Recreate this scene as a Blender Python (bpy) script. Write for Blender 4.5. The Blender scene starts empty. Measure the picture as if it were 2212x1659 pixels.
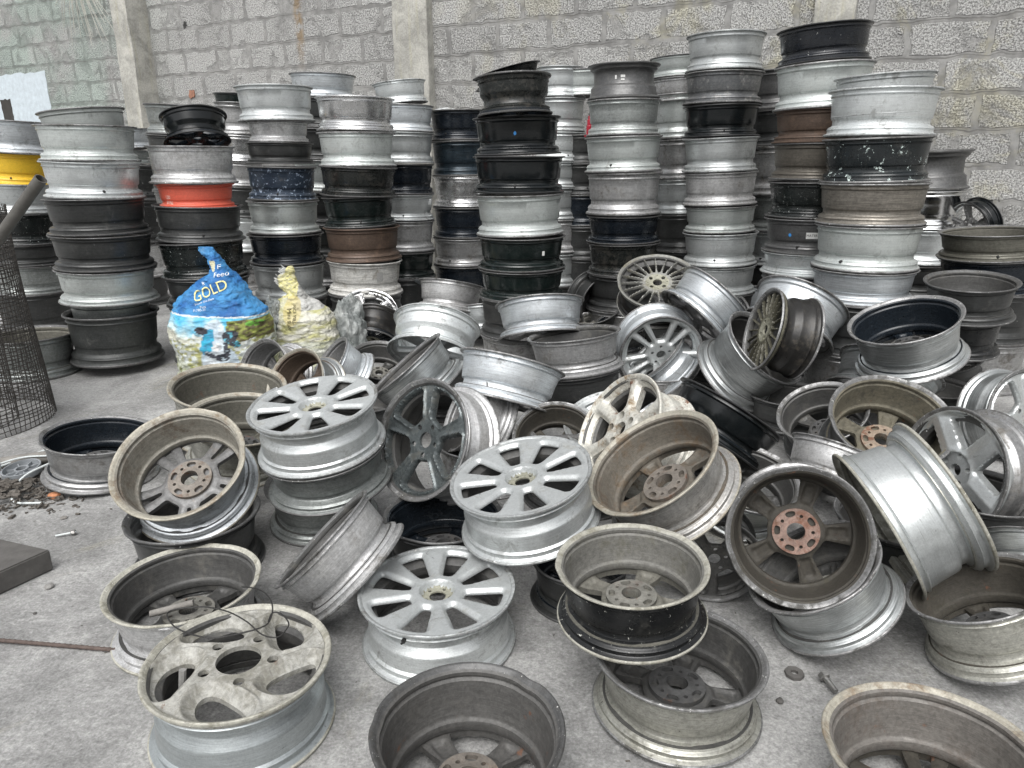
import bpy, bmesh, math, random, json
import numpy as np
from mathutils import Vector, Matrix, noise as mnoise
from mathutils.geometry import delaunay_2d_cdt
R_=math.radians
random.seed(7)
C=bpy.context.scene.collection
SC=bpy.context.scene
# ------------------------------------------------------------------ camera, sky, sun, exposure
cam=bpy.data.cameras.new('camera'); co=bpy.data.objects.new('camera',cam); C.objects.link(co)
co.location=(0,0,1.2); co.rotation_euler=(R_(90-17.5),0,0)
cam.sensor_width=36; cam.lens=36*1540/2212; cam.clip_end=500; cam.clip_start=.02
SC.camera=co
W=bpy.data.worlds.new('World'); SC.world=W; W.use_nodes=True
nt=W.node_tree; bg=nt.nodes['Background']
sky=nt.nodes.new('ShaderNodeTexSky'); sky.sky_type='NISHITA'; sky.sun_disc=False
SUN_E,SUN_R=R_(56),R_(195)
sky.sun_elevation=SUN_E; sky.sun_rotation=SUN_R; sky.air_density=1.0; sky.dust_density=4.0; sky.ozone_density=1.0
hs=nt.nodes.new('ShaderNodeHueSaturation'); hs.inputs['Saturation'].default_value=.12
nt.links.new(sky.outputs[0],hs.inputs['Color']); nt.links.new(hs.outputs[0],bg.inputs['Color'])
bg.inputs['Strength'].default_value=.1
sl=bpy.data.lights.new('sun','SUN'); sl.energy=1.3; sl.angle=R_(55); sl.color=(1,.985,.96)
so=bpy.data.objects.new('sun',sl); C.objects.link(so)
# light comes from high behind the camera, slightly left
dvec=Vector((math.sin(SUN_R)*math.cos(SUN_E),math.cos(SUN_R)*math.cos(SUN_E),math.sin(SUN_E)))
so.rotation_euler=dvec.to_track_quat('Z','Y').to_euler()
vs=SC.view_settings; vs.view_transform='Standard'; vs.look='None'; vs.gamma=1; vs.exposure=.9
SC.render.engine='CYCLES'; SC.cycles.max_bounces=6; SC.cycles.diffuse_bounces=3; SC.cycles.glossy_bounces=3

# ------------------------------------------------------------------ materials
def nodes(name):
    m=bpy.data.materials.new(name); m.use_nodes=True
    t=m.node_tree; return m,t,t.nodes['Principled BSDF']
class NB:
    def __init__(s,t): s.t=t
    def n(s,typ,**k):
        q=s.t.nodes.new(typ)
        for a,b in k.items(): setattr(q,a,b)
        return q
    def l(s,a,b): s.t.links.new(a,b)
    def val(s,sock,v):
        if hasattr(v,'links') or isinstance(v,bpy.types.NodeSocket): s.l(v,sock)
        else: sock.default_value=v
    def math(s,op,a,b=0.,c=None,clamp=False):
        q=s.n('ShaderNodeMath',operation=op); q.use_clamp=clamp; s.val(q.inputs[0],a); s.val(q.inputs[1],b)
        if c is not None: s.val(q.inputs[2],c)
        return q.outputs[0]
    def noise(s,vec,scale,detail=4,rough=.55,dist=0):
        q=s.n('ShaderNodeTexNoise'); s.l(vec,q.inputs['Vector']); q.inputs['Scale'].default_value=scale
        q.inputs['Detail'].default_value=detail; q.inputs['Roughness'].default_value=rough; q.inputs['Distortion'].default_value=dist
        return q.outputs['Fac']
    def step(s,v,a,b):
        q=s.n('ShaderNodeMapRange'); q.interpolation_type='SMOOTHSTEP'; s.val(q.inputs[0],v); q.inputs[1].default_value=a; q.inputs[2].default_value=b
        return q.outputs[0]
    def mix(s,f,a,b,mode='MIX'):
        q=s.n('ShaderNodeMix',data_type='RGBA',blend_type=mode); s.val(q.inputs[0],f)
        for i,v in ((6,a),(7,b)):
            if isinstance(v,tuple): q.inputs[i].default_value=(*v,1) if len(v)==3 else v
            else: s.l(v,q.inputs[i])
        return q.outputs[2]
    def scale(s,vec,sc):
        q=s.n('ShaderNodeMapping'); s.l(vec,q.inputs[0]); q.inputs['Scale'].default_value=sc; return q.outputs[0]
    def bump(s,h,strength,dist,nrm=None):
        q=s.n('ShaderNodeBump'); s.l(h,q.inputs['Height']); q.inputs['Strength'].default_value=strength; q.inputs['Distance'].default_value=dist
        if nrm: s.l(nrm,q.inputs['Normal'])
        return q.outputs[0]
MATS={}
def rimmat(name,base,metal=.6,rough=.4,dirt=(.12,.11,.095),da=.35,chip=(.6,.6,.58),ca=0.,rust=0.,ring=.25,spec=.5,streak=0.,var=.18,cs=9.,mot=1.):
    """painted or bare wheel metal: dirt patches, rings of machining or wear, chips, a little rust"""
    m,t,b=nodes(name); B=NB(t)
    tc=B.n('ShaderNodeTexCoord'); oi=B.n('ShaderNodeObjectInfo')
    off=B.n('ShaderNodeVectorMath',operation='SCALE'); cmb=B.n('ShaderNodeCombineXYZ')
    B.l(oi.outputs['Random'],cmb.inputs[0]); B.l(oi.outputs['Random'],cmb.inputs[2]); cmb.inputs[1].default_value=.37
    B.l(cmb.outputs[0],off.inputs[0]); off.inputs['Scale'].default_value=53.
    add=B.n('ShaderNodeVectorMath',operation='ADD'); B.l(tc.outputs['Object'],add.inputs[0]); B.l(off.outputs[0],add.inputs[1])
    v=add.outputs[0]
    big=B.noise(v,2.3,7,.62); mid=B.noise(v,7.,8,.7,.6); fine=B.noise(v,55.,3,.6)
    rg=B.noise(B.scale(v,(1.3,1.3,34.)),2.2,5,.65)
    dm=B.step(B.math('MULTIPLY_ADD',mid,.55,B.math('MULTIPLY',big,.6)),.70-.30*da,.86-.22*da)
    dm=B.math('MULTIPLY',dm,min(1.,da*1.9))
    tint=B.n('ShaderNodeMapRange'); B.l(oi.outputs['Random'],tint.inputs[0]); tint.inputs[3].default_value=1-var; tint.inputs[4].default_value=1+var
    c0=B.mix(1.,base,tint.outputs[0],'MULTIPLY')
    sp=B.n('ShaderNodeMapRange'); B.l(rg,sp.inputs[0]); sp.inputs[1].default_value=.3; sp.inputs[2].default_value=.7; sp.inputs[3].default_value=1-ring; sp.inputs[4].default_value=1+ring*.6
    c0=B.mix(1.,c0,sp.outputs[0],'MULTIPLY')
    sp2=B.n('ShaderNodeMapRange'); B.l(fine,sp2.inputs[0]); sp2.inputs[1].default_value=.3; sp2.inputs[2].default_value=.7; sp2.inputs[3].default_value=.9; sp2.inputs[4].default_value=1.07
    c0=B.mix(1.,c0,sp2.outputs[0],'MULTIPLY')
    c1=B.mix(dm,c0,dirt)
    mt=B.math('MULTIPLY',B.math('SUBTRACT',1.,B.math('MULTIPLY',dm,.75)),metal)
    # dark scuffs and scratches
    sc=B.step(B.noise(B.scale(v,(9,9,3.)),3.1,6,.75,1.8),.66,.70); sc=B.math('MULTIPLY',sc,.55)
    c1=B.mix(sc,c1,(.05,.05,.048))
    sf=B.math('MULTIPLY',B.step(B.noise(B.scale(v,(2.2,2.2,26.)),2.6,7,.72,.8),.60,.66),B.step(B.noise(v,2.9,5,.6),.46,.6)); c1=B.mix(B.math('MULTIPLY',sf,.6),c1,(.06,.058,.054))
    ro=B.math('ADD',B.math('MULTIPLY_ADD',dm,.3,rough),B.math('MULTIPLY',B.math('SUBTRACT',mid,.5),.35))
    mo=B.n('ShaderNodeMapRange'); B.l(B.noise(v,17.,8,.72,.5),mo.inputs[0]); mo.inputs[1].default_value=.34; mo.inputs[2].default_value=.66; mo.inputs[3].default_value=1-.30*mot; mo.inputs[4].default_value=1+.18*mot; c1=B.mix(1.,c1,mo.outputs[0],'MULTIPLY')
    if rust>0:
        rm=B.step(B.noise(v,3.4,9,.7,.4),.66-.25*rust,.74-.2*rust); rc=B.mix(B.noise(v,21.,5),(.09,.042,.026),(.2,.10,.06))
        c1=B.mix(rm,c1,rc); mt=B.math('MULTIPLY',mt,B.math('SUBTRACT',1.,rm)); ro=B.math('MAXIMUM',ro,B.math('MULTIPLY',rm,.8))
    if ca>0:
        cm=B.step(B.noise(v,cs,10,.74,.3),.73-.2*ca,.745-.2*ca)
        c1=B.mix(cm,c1,chip); mt=B.math('MULTIPLY',mt,B.math('SUBTRACT',1.,cm)); ro=B.math('MAXIMUM',ro,B.math('MULTIPLY',cm,.6))
    if streak>0:
        st=B.step(B.noise(B.scale(v,(7.,7.,.7)),3.,5,.7),.52,.7); c1=B.mix(B.math('MULTIPLY',st,streak),c1,chip)
    B.l(c1,b.inputs['Base Color']); B.l(mt,b.inputs['Metallic']); B.l(B.math('MAXIMUM',ro,.12),b.inputs['Roughness'])
    b.inputs['Specular IOR Level'].default_value=spec
    h=B.math('ADD',B.math('MULTIPLY',rg,.6),B.math('MULTIPLY_ADD',fine,.45,mid))
    B.l(B.bump(h,.16,.003),b.inputs['Normal'])
    MATS[name]=m
G_=(.95,1.,.985)
def g(v,t=(1,1,1)): return (v*t[0],v*t[1],v*t[2])
cool=(.96,1.,1.0); grn=(.945,1.,.975); blu=(.95,1.,1.035)
rimmat('sil',g(.68,cool),.68,.40,dirt=(.10,.097,.088),da=.38,ca=.2,ring=.16,chip=(.22,.22,.21),mot=.35)
rimmat('silclean',g(.66,cool),.65,.34,da=.12,ring=.1,mot=.35)
rimmat('silgreen',g(.62,grn),.62,.41,dirt=(.10,.1,.092),da=.36,ca=.22,ring=.16,chip=(.2,.2,.195),mot=.35)
rimmat('silblue',g(.65,blu),.65,.39,dirt=(.10,.098,.092),da=.38,ring=.3,mot=.35)
rimmat('silscr',g(.56,grn),.6,.40,da=.25,ca=.35,chip=(.17,.17,.16),cs=16)
rimmat('tealsil',g(.46,(.93,1.,1.02)),.65,.38,da=.25,ring=.2,mot=.35)
rimmat('worn',g(.58),.6,.38,da=.42,ca=.3,chip=(.2,.2,.19),cs=14)
rimmat('alu',g(.43),.75,.37,da=.5,ca=.26,chip=(.62,.62,.6))
rimmat('alubright',g(.48,cool),.8,.35,da=.25,ring=.4,mot=.35)
rimmat('alubrn',g(.43,(1.02,1,.96)),.65,.4,dirt=(.16,.135,.11),da=.5,rust=.1)
rimmat('polished',g(.62),.9,.26,da=.18,ring=.25,mot=.35)
rimmat('chrome',g(.72),1.,.08,da=.12,ring=.08,var=.05,mot=.35)
rimmat('dal',g(.052,(.97,1,.99)),.25,.36,dirt=(.115,.113,.105),da=.32,ca=.3,chip=(.5,.5,.5),ring=.35)
rimmat('dalg',g(.07,grn),.3,.42,dirt=(.2,.2,.19),da=.35,ca=.1)
rimmat('dalgrey',g(.11),.5,.36,dirt=(.2,.2,.19),da=.3,ca=.16,chip=(.5,.5,.5))
rimmat('greygreen',g(.30,grn),.6,.38,da=.3)
rimmat('blackgloss',(.008,.010,.011),0.,.12,dirt=(.03,.031,.03),da=.18,ca=.14,chip=(.55,.55,.53),ring=.3,spec=.42,mot=.35)
rimmat('blackdirt',(.013,.015,.014),0.,.26,dirt=(.06,.054,.046),da=.45,ca=.28,chip=(.45,.42,.38),cs=13)
rimmat('blackscr',(.012,.015,.0145),0.,.24,dirt=(.04,.042,.04),da=.3,ca=.52,chip=(.5,.53,.51),cs=17)
rimmat('blackscr2',(.014,.016,.02),0.,.2,dirt=(.05,.05,.05),da=.2,ca=.42,chip=(.7,.7,.68),cs=9)
rimmat('blackgreen',(.008,.013,.012),0.,.2,dirt=(.026,.032,.03),da=.3,ca=.16,chip=(.4,.43,.41))
rimmat('black',(.016,.017,.018),.1,.3,dirt=(.07,.068,.06),da=.35,ca=.5,chip=(.6,.6,.55),cs=16)
rimmat('blacktag',(.018,.019,.02),0.,.3,da=.3,ca=.3)
rimmat('whitescr',(.016,.02,.022),0.,.22,da=.2,ca=.62,chip=(.62,.72,.69),cs=6.5,ring=.15)
rimmat('brnblack',(.022,.021,.02),.2,.34,dirt=(.1,.085,.065),da=.4,ca=.14)
rimmat('navy',(.012,.0165,.023),.2,.24,dirt=(.036,.04,.044),da=.25,ca=.16,ring=.4,mot=.35)
rimmat('ribbed',(.03,.045,.058),.4,.3,da=.2,ring=.8)
rimmat('bluechip',(.035,.05,.075),.2,.35,dirt=(.1,.1,.1),da=.3,ca=.75,chip=(.38,.46,.58),cs=10)
rimmat('yellow',(.78,.50,.035),0.,.42,dirt=(.16,.12,.05),da=.22,ca=.1,chip=(.2,.16,.06),var=0,ring=.12,mot=.35)
rimmat('orange',(.74,.15,.095),0.,.38,dirt=(.3,.08,.05),da=.14,ca=.08,chip=(.75,.6,.52),var=0,ring=.1,mot=.35)
rimmat('brown',(.095,.066,.05),.3,.48,dirt=(.2,.13,.09),da=.4,ca=.3,chip=(.34,.27,.2),rust=.2)
rimmat('brngrey',(.13,.118,.10),.5,.42,dirt=(.09,.08,.065),da=.3)
rimmat('ribbrown',(.26,.24,.21),.6,.42,da=.3,ring=.5)
rimmat('chalk',(.55,.545,.52),.1,.62,dirt=(.22,.2,.17),da=.45,ca=.2,chip=(.2,.19,.17),ring=.5)
rimmat('twotone',(.17,.175,.18),.5,.35,dirt=(.5,.48,.45),da=.45)
rimmat('oliv',(.42,.417,.375),.6,.36,dirt=(.12,.115,.09),da=.4,ca=.4,chip=(.06,.057,.05))
rimmat('olivgrey',(.2,.195,.165),.5,.45,da=.35)
rimmat('alutag',g(.35),.6,.42,da=.35)
rimmat('rustwhite',(.56,.55,.5),.3,.5,dirt=(.2,.13,.06),da=.5,rust=.34,ring=.05,ca=.2,chip=(.25,.2,.14))
rimmat('white',(.47,.465,.43),.05,.6,dirt=(.2,.193,.165),da=.72,ca=.35,chip=(.7,.69,.63),ring=.05,rust=.05)
# insides
rimmat('grey',g(.23),.3,.5,da=.4)
rimmat('dgrey',g(.08,(1,.99,.96)),.15,.5,dirt=(.125,.12,.107),da=.42,ca=.2,chip=(.45,.44,.42))  # dark inside; behind some spoke windows this colour paints in the shade
rimmat('blackin',(.012,.016,.021),.1,.22,dirt=(.05,.055,.06),da=.25,ca=.05)
rimmat('tan',(.25,.238,.205),.1,.55,dirt=(.15,.115,.085),da=.5,rust=.14,ring=.3)
rimmat('brown2',(.15,.135,.112),.1,.6,dirt=(.13,.09,.055),da=.5)
rimmat('mud',(.17,.155,.115),.05,.75,dirt=(.08,.075,.06),da=.5,ca=.3,chip=(.34,.3,.22),rust=.2,ring=.2)
rimmat('rustgrey',(.125,.122,.117),.15,.55,dirt=(.09,.086,.08),da=.45,rust=.14)
rimmat('rustdark',(.062,.056,.046),.05,.7,dirt=(.06,.055,.042),da=.45,rust=.18)
rimmat('rustbrown',(.12,.088,.065),.05,.65,dirt=(.08,.06,.045),da=.3)
rimmat('brownrust',(.15,.14,.128),.1,.55,dirt=(.115,.095,.08),da=.5,rust=.12)
rimmat('olivdark',(.125,.12,.10),.1,.62,dirt=(.09,.085,.07),da=.45,ca=.15,chip=(.3,.28,.2),rust=.12)
rimmat('olivlight',(.25,.25,.232),.2,.5,dirt=(.17,.155,.11),da=.5)
rimmat('dolive',(.10,.095,.07),.1,.5,dirt=(.2,.185,.12),da=.35)
rimmat('beigegrey',(.2,.196,.18),.15,.6,dirt=(.13,.125,.1),da=.45,ca=.18,chip=(.42,.4,.34))
rimmat('teal',g(.15,(.88,1.,1.02)),.45,.26,dirt=(.11,.105,.09),da=.45,ca=.2,chip=(.55,.57,.57))
rimmat('face_sil',g(.50,cool),.45,.38,dirt=(.2,.19,.16),da=.36,ca=.14,chip=(.3,.29,.26),ring=.05,var=.04,mot=.35)
rimmat('facegrey',g(.17),.3,.5,dirt=(.24,.19,.14),da=.35,ring=.1)
rimmat('beigedark',(.15,.145,.125),.15,.6,dirt=(.09,.088,.075),da=.4,ring=.1)
rimmat('face_dirt',(.30,.295,.235),.1,.6,dirt=(.16,.155,.11),da=.5,ring=.1)
rimmat('hub_grey',(.19,.185,.165),.1,.6,dirt=(.14,.1,.08),da=.4,rust=.2)
rimmat('hub_dark',g(.09),.2,.6,da=.4,rust=.15)
rimmat('hub_brown',(.2,.178,.155),.1,.65,dirt=(.14,.095,.065),da=.5,rust=.22)
rimmat('hub_rust',(.30,.21,.175),.05,.85,dirt=(.19,.09,.06),da=.55,rust=.42,ca=.45,chip=(.36,.33,.31),cs=15)
rimmat('hub_rustgrey',(.26,.2,.15),.1,.75,dirt=(.3,.28,.24),da=.5,rust=.6)
# lips: rubbed edges
rimmat('lip_alu',g(.30),.6,.42,dirt=(.07,.068,.062),da=.6,ca=.55,chip=(.78,.78,.75),cs=20,ring=.3)
rimmat('lip_dark',g(.13),.4,.42,dirt=(.06,.058,.052),da=.5,ca=.50,chip=(.64,.64,.61),cs=20)
rimmat('lip_tan',(.36,.34,.285),.15,.5,dirt=(.2,.15,.10),da=.5,ca=.4,chip=(.2,.17,.12))
rimmat('lip_white',(.44,.43,.375),.1,.55,dirt=(.2,.19,.15),da=.55,ca=.5,chip=(.78,.77,.71),cs=20)
rimmat('lip_silver',g(.46,cool),.5,.45,dirt=(.13,.128,.12),da=.5,ca=.5,chip=(.75,.75,.73),cs=12)
rimmat('lip_black',(.03,.031,.032),.1,.32,dirt=(.09,.088,.08),da=.35,ca=.3,chip=(.55,.55,.53),cs=12)
def plain(name,col,rough=.6,metal=0.,ns=12.,amt=.25,bumps=.3,bd=.004,alpha=1.):
    m,t,b=nodes(name); B=NB(t); tc=B.n('ShaderNodeTexCoord'); v=tc.outputs['Object']
    n1=B.noise(v,ns,7,.65); mr=B.n('ShaderNodeMapRange'); B.l(n1,mr.inputs[0]); mr.inputs[1].default_value=.3; mr.inputs[2].default_value=.7; mr.inputs[3].default_value=1-amt; mr.inputs[4].default_value=1+amt
    B.l(B.mix(1.,col,mr.outputs[0],'MULTIPLY'),b.inputs['Base Color']); b.inputs['Roughness'].default_value=rough; b.inputs['Metallic'].default_value=metal
    B.l(B.bump(B.noise(v,ns*4,5),bumps,bd),b.inputs['Normal']); b.inputs['Alpha'].default_value=alpha
    MATS[name]=m; return m
def ground_mat():
    m,t,b=nodes('concrete_ground'); B=NB(t); tc=B.n('ShaderNodeTexCoord'); v=tc.outputs['Object']
    big=B.noise(v,.55,5,.6,.3); mid=B.noise(v,2.6,9,.68,.3); sp=B.noise(v,150.,3,.6); gr=B.noise(v,60.,7,.75)
    c=B.mix(B.step(mid,.36,.66),(.225,.224,.22),(.42,.418,.41))
    c=B.mix(B.math('MULTIPLY',B.step(big,.5,.68),.6),c,(.17,.168,.162))
    ol=B.math('MULTIPLY',B.step(B.noise(v,1.5,8,.7,.8),.56,.66),.35); c=B.mix(ol,c,(.30,.285,.205))
    # trowelled streaks
    st=B.noise(B.scale(v,(6.,9.,1.)),3.2,10,.78,2.2); c=B.mix(B.math('MULTIPLY',B.step(st,.53,.64),.5),c,(.44,.437,.427))
    mr=B.n('ShaderNodeMapRange'); B.l(gr,mr.inputs[0]); mr.inputs[1].default_value=.32; mr.inputs[2].default_value=.68; mr.inputs[3].default_value=.64; mr.inputs[4].default_value=1.26
    c=B.mix(1.,c,mr.outputs[0],'MULTIPLY')
    sm=B.n('ShaderNodeMapRange'); B.l(sp,sm.inputs[0]); sm.inputs[1].default_value=.33; sm.inputs[2].default_value=.67; sm.inputs[3].default_value=.78; sm.inputs[4].default_value=1.18
    c=B.mix(1.,c,sm.outputs[0],'MULTIPLY')
    # oil stains, pits
    c=B.mix(B.math('MULTIPLY',B.step(B.noise(v,1.1,8,.68,.5),.55,.68),.55),c,(.10,.098,.094))
    pit=B.step(B.noise(v,26.,6,.75,.4),.69,.72); c=B.mix(B.math('MULTIPLY',pit,.8),c,(.06,.058,.055))
    cr=B.n('ShaderNodeTexVoronoi',feature='DISTANCE_TO_EDGE'); wv=B.n('ShaderNodeVectorMath',operation='ADD'); nv=B.n('ShaderNodeTexNoise'); B.l(v,nv.inputs['Vector']); nv.inputs['Scale'].default_value=3.; B.l(v,wv.inputs[0]); B.l(nv.outputs['Color'],wv.inputs[1]); B.l(wv.outputs[0],cr.inputs['Vector']); cr.inputs['Scale'].default_value=1.3
    ck=B.math('MULTIPLY',B.math('SUBTRACT',1.,B.step(cr.outputs['Distance'],.001,.006)),B.math('MULTIPLY',B.step(B.noise(v,.8,3),.5,.62),.3)); c=B.mix(ck,c,(.07,.068,.062))
    B.l(c,b.inputs['Base Color']); b.inputs['Roughness'].default_value=.88
    h=B.math('ADD',B.math('MULTIPLY',mid,1.2),B.math('ADD',B.math('MULTIPLY',gr,.5),B.math('MULTIPLY_ADD',st,.5,B.math('MULTIPLY',pit,-.5))))
    B.l(B.bump(h,.6,.012),b.inputs['Normal']); return m
def wall_mat():
    m,t,b=nodes('block_wall'); B=NB(t); tc=B.n('ShaderNodeTexCoord'); v=tc.outputs['Object']
    # wobble the joints a little
    nv=B.n('ShaderNodeTexNoise'); B.l(v,nv.inputs['Vector']); nv.inputs['Scale'].default_value=7.; nv.inputs['Detail'].default_value=6
    sb=B.n('ShaderNodeVectorMath',operation='SUBTRACT'); B.l(nv.outputs['Color'],sb.inputs[0]); sb.inputs[1].default_value=(.5,.5,.5)
    sc=B.n('ShaderNodeVectorMath',operation='SCALE'); B.l(sb.outputs[0],sc.inputs[0]); sc.inputs['Scale'].default_value=.075
    ad=B.n('ShaderNodeVectorMath',operation='ADD'); B.l(v,ad.inputs[0]); B.l(sc.outputs[0],ad.inputs[1])
    sx=B.n('ShaderNodeSeparateXYZ'); B.l(ad.outputs[0],sx.inputs[0]); cb=B.n('ShaderNodeCombineXYZ'); B.l(sx.outputs[0],cb.inputs[0]); B.l(B.math('SUBTRACT',sx.outputs[2],1.605),cb.inputs[1])
    br=B.n('ShaderNodeTexBrick'); B.l(cb.outputs[0],br.inputs['Vector']); br.inputs['Scale'].default_value=1.; br.inputs['Brick Width'].default_value=.47; br.inputs['Row Height'].default_value=.226
    br.inputs['Mortar Size'].default_value=.024; br.inputs['Mortar Smooth'].default_value=.35; br.inputs['Color1'].default_value=(0,0,0,1); br.inputs['Color2'].default_value=(1,1,1,1); br.inputs['Mortar'].default_value=(.5,.5,.5,1); br.inputs['Bias'].default_value=0
    mort=br.outputs['Fac']; tone=br.outputs['Color']
    smear=B.step(B.noise(v,3.3,8,.7,.4),.50,.62)
    mask=B.math('MAXIMUM',B.step(mort,.15,.75),B.math('MULTIPLY',smear,.8))
    grain=B.noise(v,88.,5,.7); g2=B.noise(v,38.,3,.6)
    bl=B.mix(B.step(grain,.43,.57),(.12,.119,.115),(.62,.617,.603)); bl=B.mix(.3,bl,B.mix(tone,(.25,.248,.24),(.5,.497,.48)))
    big=B.noise(v,.9,6,.6)
    mo=B.mix(B.step(B.noise(v,9.,7,.65),.35,.65),(.18,.178,.173),(.30,.297,.287))
    c=B.mix(mask,bl,mo)
    gx=B.n('ShaderNodeSeparateXYZ'); B.l(v,gx.inputs[0])
    ye=B.math('MULTIPLY',B.step(B.noise(v,2.2,7,.7,.6),.50,.64),B.step(gx.outputs[0],2.6,5.5)); c=B.mix(B.math('MULTIPLY',ye,.55),c,B.mix(1.,c,(1.08,1.02,.72),'MULTIPLY'))
    gn=B.math('MULTIPLY',B.step(B.noise(v,1.3,5,.6),.36,.56),B.math('SUBTRACT',1.,B.step(gx.outputs[0],-1.6,.4))); c=B.mix(B.math('MULTIPLY',gn,.6),c,B.mix(1.,c,(.72,.92,.83),'MULTIPLY'))
    # thin horizontal bed-joint crack on top of each course
    fr=B.math('FRACT',B.math('DIVIDE',B.math('SUBTRACT',sx.outputs[2],1.605+.002),.226)); ln=B.math('LESS_THAN',B.math('ABSOLUTE',B.math('SUBTRACT',fr,.5)),.5); cr=B.math('GREATER_THAN',B.math('ABSOLUTE',B.math('SUBTRACT',fr,.5)),.484)
    cm=B.math('MULTIPLY',cr,B.step(B.noise(v,1.7,4),.42,.55)); c=B.mix(B.math('MULTIPLY',cm,.75),c,(.11,.108,.1))
    # rust run and general weathering
    rs=B.math('MULTIPLY',B.math('SUBTRACT',1.,B.step(B.math('ABSOLUTE',B.math('SUBTRACT',B.math('ADD',gx.outputs[0],B.math('MULTIPLY',B.math('SUBTRACT',grain,.5),.12)),1.845)),.015,.075)),B.math('MULTIPLY',B.step(gx.outputs[2],1.95,2.4),B.step(B.noise(v,8.,5),.40,.55)))
    c=B.mix(B.math('MULTIPLY',rs,.8),c,(.24,.16,.075))
    c=B.mix(B.math('MULTIPLY',B.step(big,.5,.7),.35),c,B.mix(1.,c,(.62,.62,.61),'MULTIPLY'))
    ho=B.step(B.noise(v,5.,3,.5),.735,.75); c=B.mix(ho,c,(.05,.05,.048))
    B.l(c,b.inputs['Base Color']); b.inputs['Roughness'].default_value=.92
    h=B.math('ADD',B.math('MULTIPLY',B.math('SUBTRACT',1.,mask),B.math('MULTIPLY_ADD',grain,1.6,.5)),B.math('MULTIPLY',cm,-.6))
    B.l(B.bump(h,.8,.012),b.inputs['Normal']); return m
MATS['ground']=ground_mat(); MATS['wall']=wall_mat()
def pillar_mat():
    m,t,b=nodes('pillar_concrete'); B=NB(t); tc=B.n('ShaderNodeTexCoord'); v=tc.outputs['Object']
    n=B.noise(v,6.,9,.68,.4); f=B.noise(v,70.,4,.6); st=B.noise(B.scale(v,(8,8,.8)),2.,6,.65)
    c=B.mix(B.step(n,.35,.65),(.30,.295,.27),(.47,.46,.42)); c=B.mix(B.math('MULTIPLY',B.step(st,.52,.7),.5),c,(.42,.40,.29))
    mr=B.n('ShaderNodeMapRange'); B.l(f,mr.inputs[0]); mr.inputs[1].default_value=.3; mr.inputs[2].default_value=.7; mr.inputs[3].default_value=.8; mr.inputs[4].default_value=1.15
    c=B.mix(1.,c,mr.outputs[0],'MULTIPLY'); pit=B.step(B.noise(v,22.,5,.7),.68,.71); c=B.mix(pit,c,(.13,.125,.115))
    B.l(c,b.inputs['Base Color']); b.inputs['Roughness'].default_value=.9; B.l(B.bump(B.math('MULTIPLY_ADD',n,1.,B.math('MULTIPLY',f,.4)),.5,.01),b.inputs['Normal']); return m
MATS['pillar']=pillar_mat()
plain('slab',(.105,.10,.095),.75,.2,14,.3,.4); plain('rebar',(.115,.088,.078),.8,.3,60,.35); plain('wire',(.035,.034,.033),.5,.3,40,.2)
plain('meshwire',(.06,.055,.05),.7,.4,30,.35); plain('pipe',(.13,.125,.115),.6,.4,20,.25); plain('brick',(.30,.15,.10),.9,0,30,.3)
plain('paint',(.50,.56,.60),.85,0,18,.14,.6,.006); plain('dark',(.04,.037,.034),.9,0,14,.2); plain('straw',(.52,.50,.45),.8,0,30,.2)
plain('plug_blue',(.05,.26,.62),.4,0,20,.1); plain('label_white',(.72,.72,.7),.5,0,60,.08); plain('label_grey',(.3,.3,.29),.6,0,60,.2); plain('ink',(.03,.03,.032),.6,0,50,.1)
plain('valve',(.02,.02,.02),.5,0,20,.2); plain('red',(.36,.012,.03),.38,0,20,.15); plain('cable',(.62,.66,.66),.5,0,20,.1); plain('spool',(.24,.255,.27),.4,0,20,.2)
plain('stone',(.24,.235,.225),.9,0,40,.3); plain('wood',(.2,.19,.175),.85,0,25,.3); plain('bolt',(.28,.275,.265),.4,.8,40,.3); plain('scrap',(.12,.108,.095),.7,.3,90,.55); plain('orangebit',(.46,.2,.1),.8,0,40,.25)
plain('letter_white',(.80,.84,.88),.6,0,40,.12); plain('letter_yellow',(.80,.74,.34),.6,0,40,.12); plain('letter_dark',(.10,.09,.04),.7,0,40,.2)
plain('label_blue',(.33,.5,.68),.5,0,25,.3); plain('orange_ink',(.85,.7,.62),.5,0,30,.1)

# ------------------------------------------------------------------ helpers
def mesh_obj(name,verts,faces,mats,parent=None,smooth=True,angle=38,fm=None):
    me=bpy.data.meshes.new(name); me.from_pydata([tuple(v) for v in verts],[],[tuple(f) for f in faces])
    for m in (mats if isinstance(mats,(list,tuple)) else [mats]): me.materials.append(MATS[m])
    if fm is not None: me.polygons.foreach_set('material_index',fm)
    if smooth:
        me.polygons.foreach_set('use_smooth',[True]*len(me.polygons)); me.set_sharp_from_angle(angle=R_(angle))
    me.update(); o=bpy.data.objects.new(name,me); C.objects.link(o)
    if parent: o.parent=parent
    return o
def tag(o,label=None,cat=None,group=None,kind=None):
    if label: o['label']=label
    if cat: o['category']=cat
    if group: o['group']=group
    if kind: o['kind']=kind
    return o
def empty(name,mat=None):
    o=bpy.data.objects.new(name,None); C.objects.link(o); o.empty_display_size=.05
    if mat is not None: o.matrix_world=mat
    return o
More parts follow.
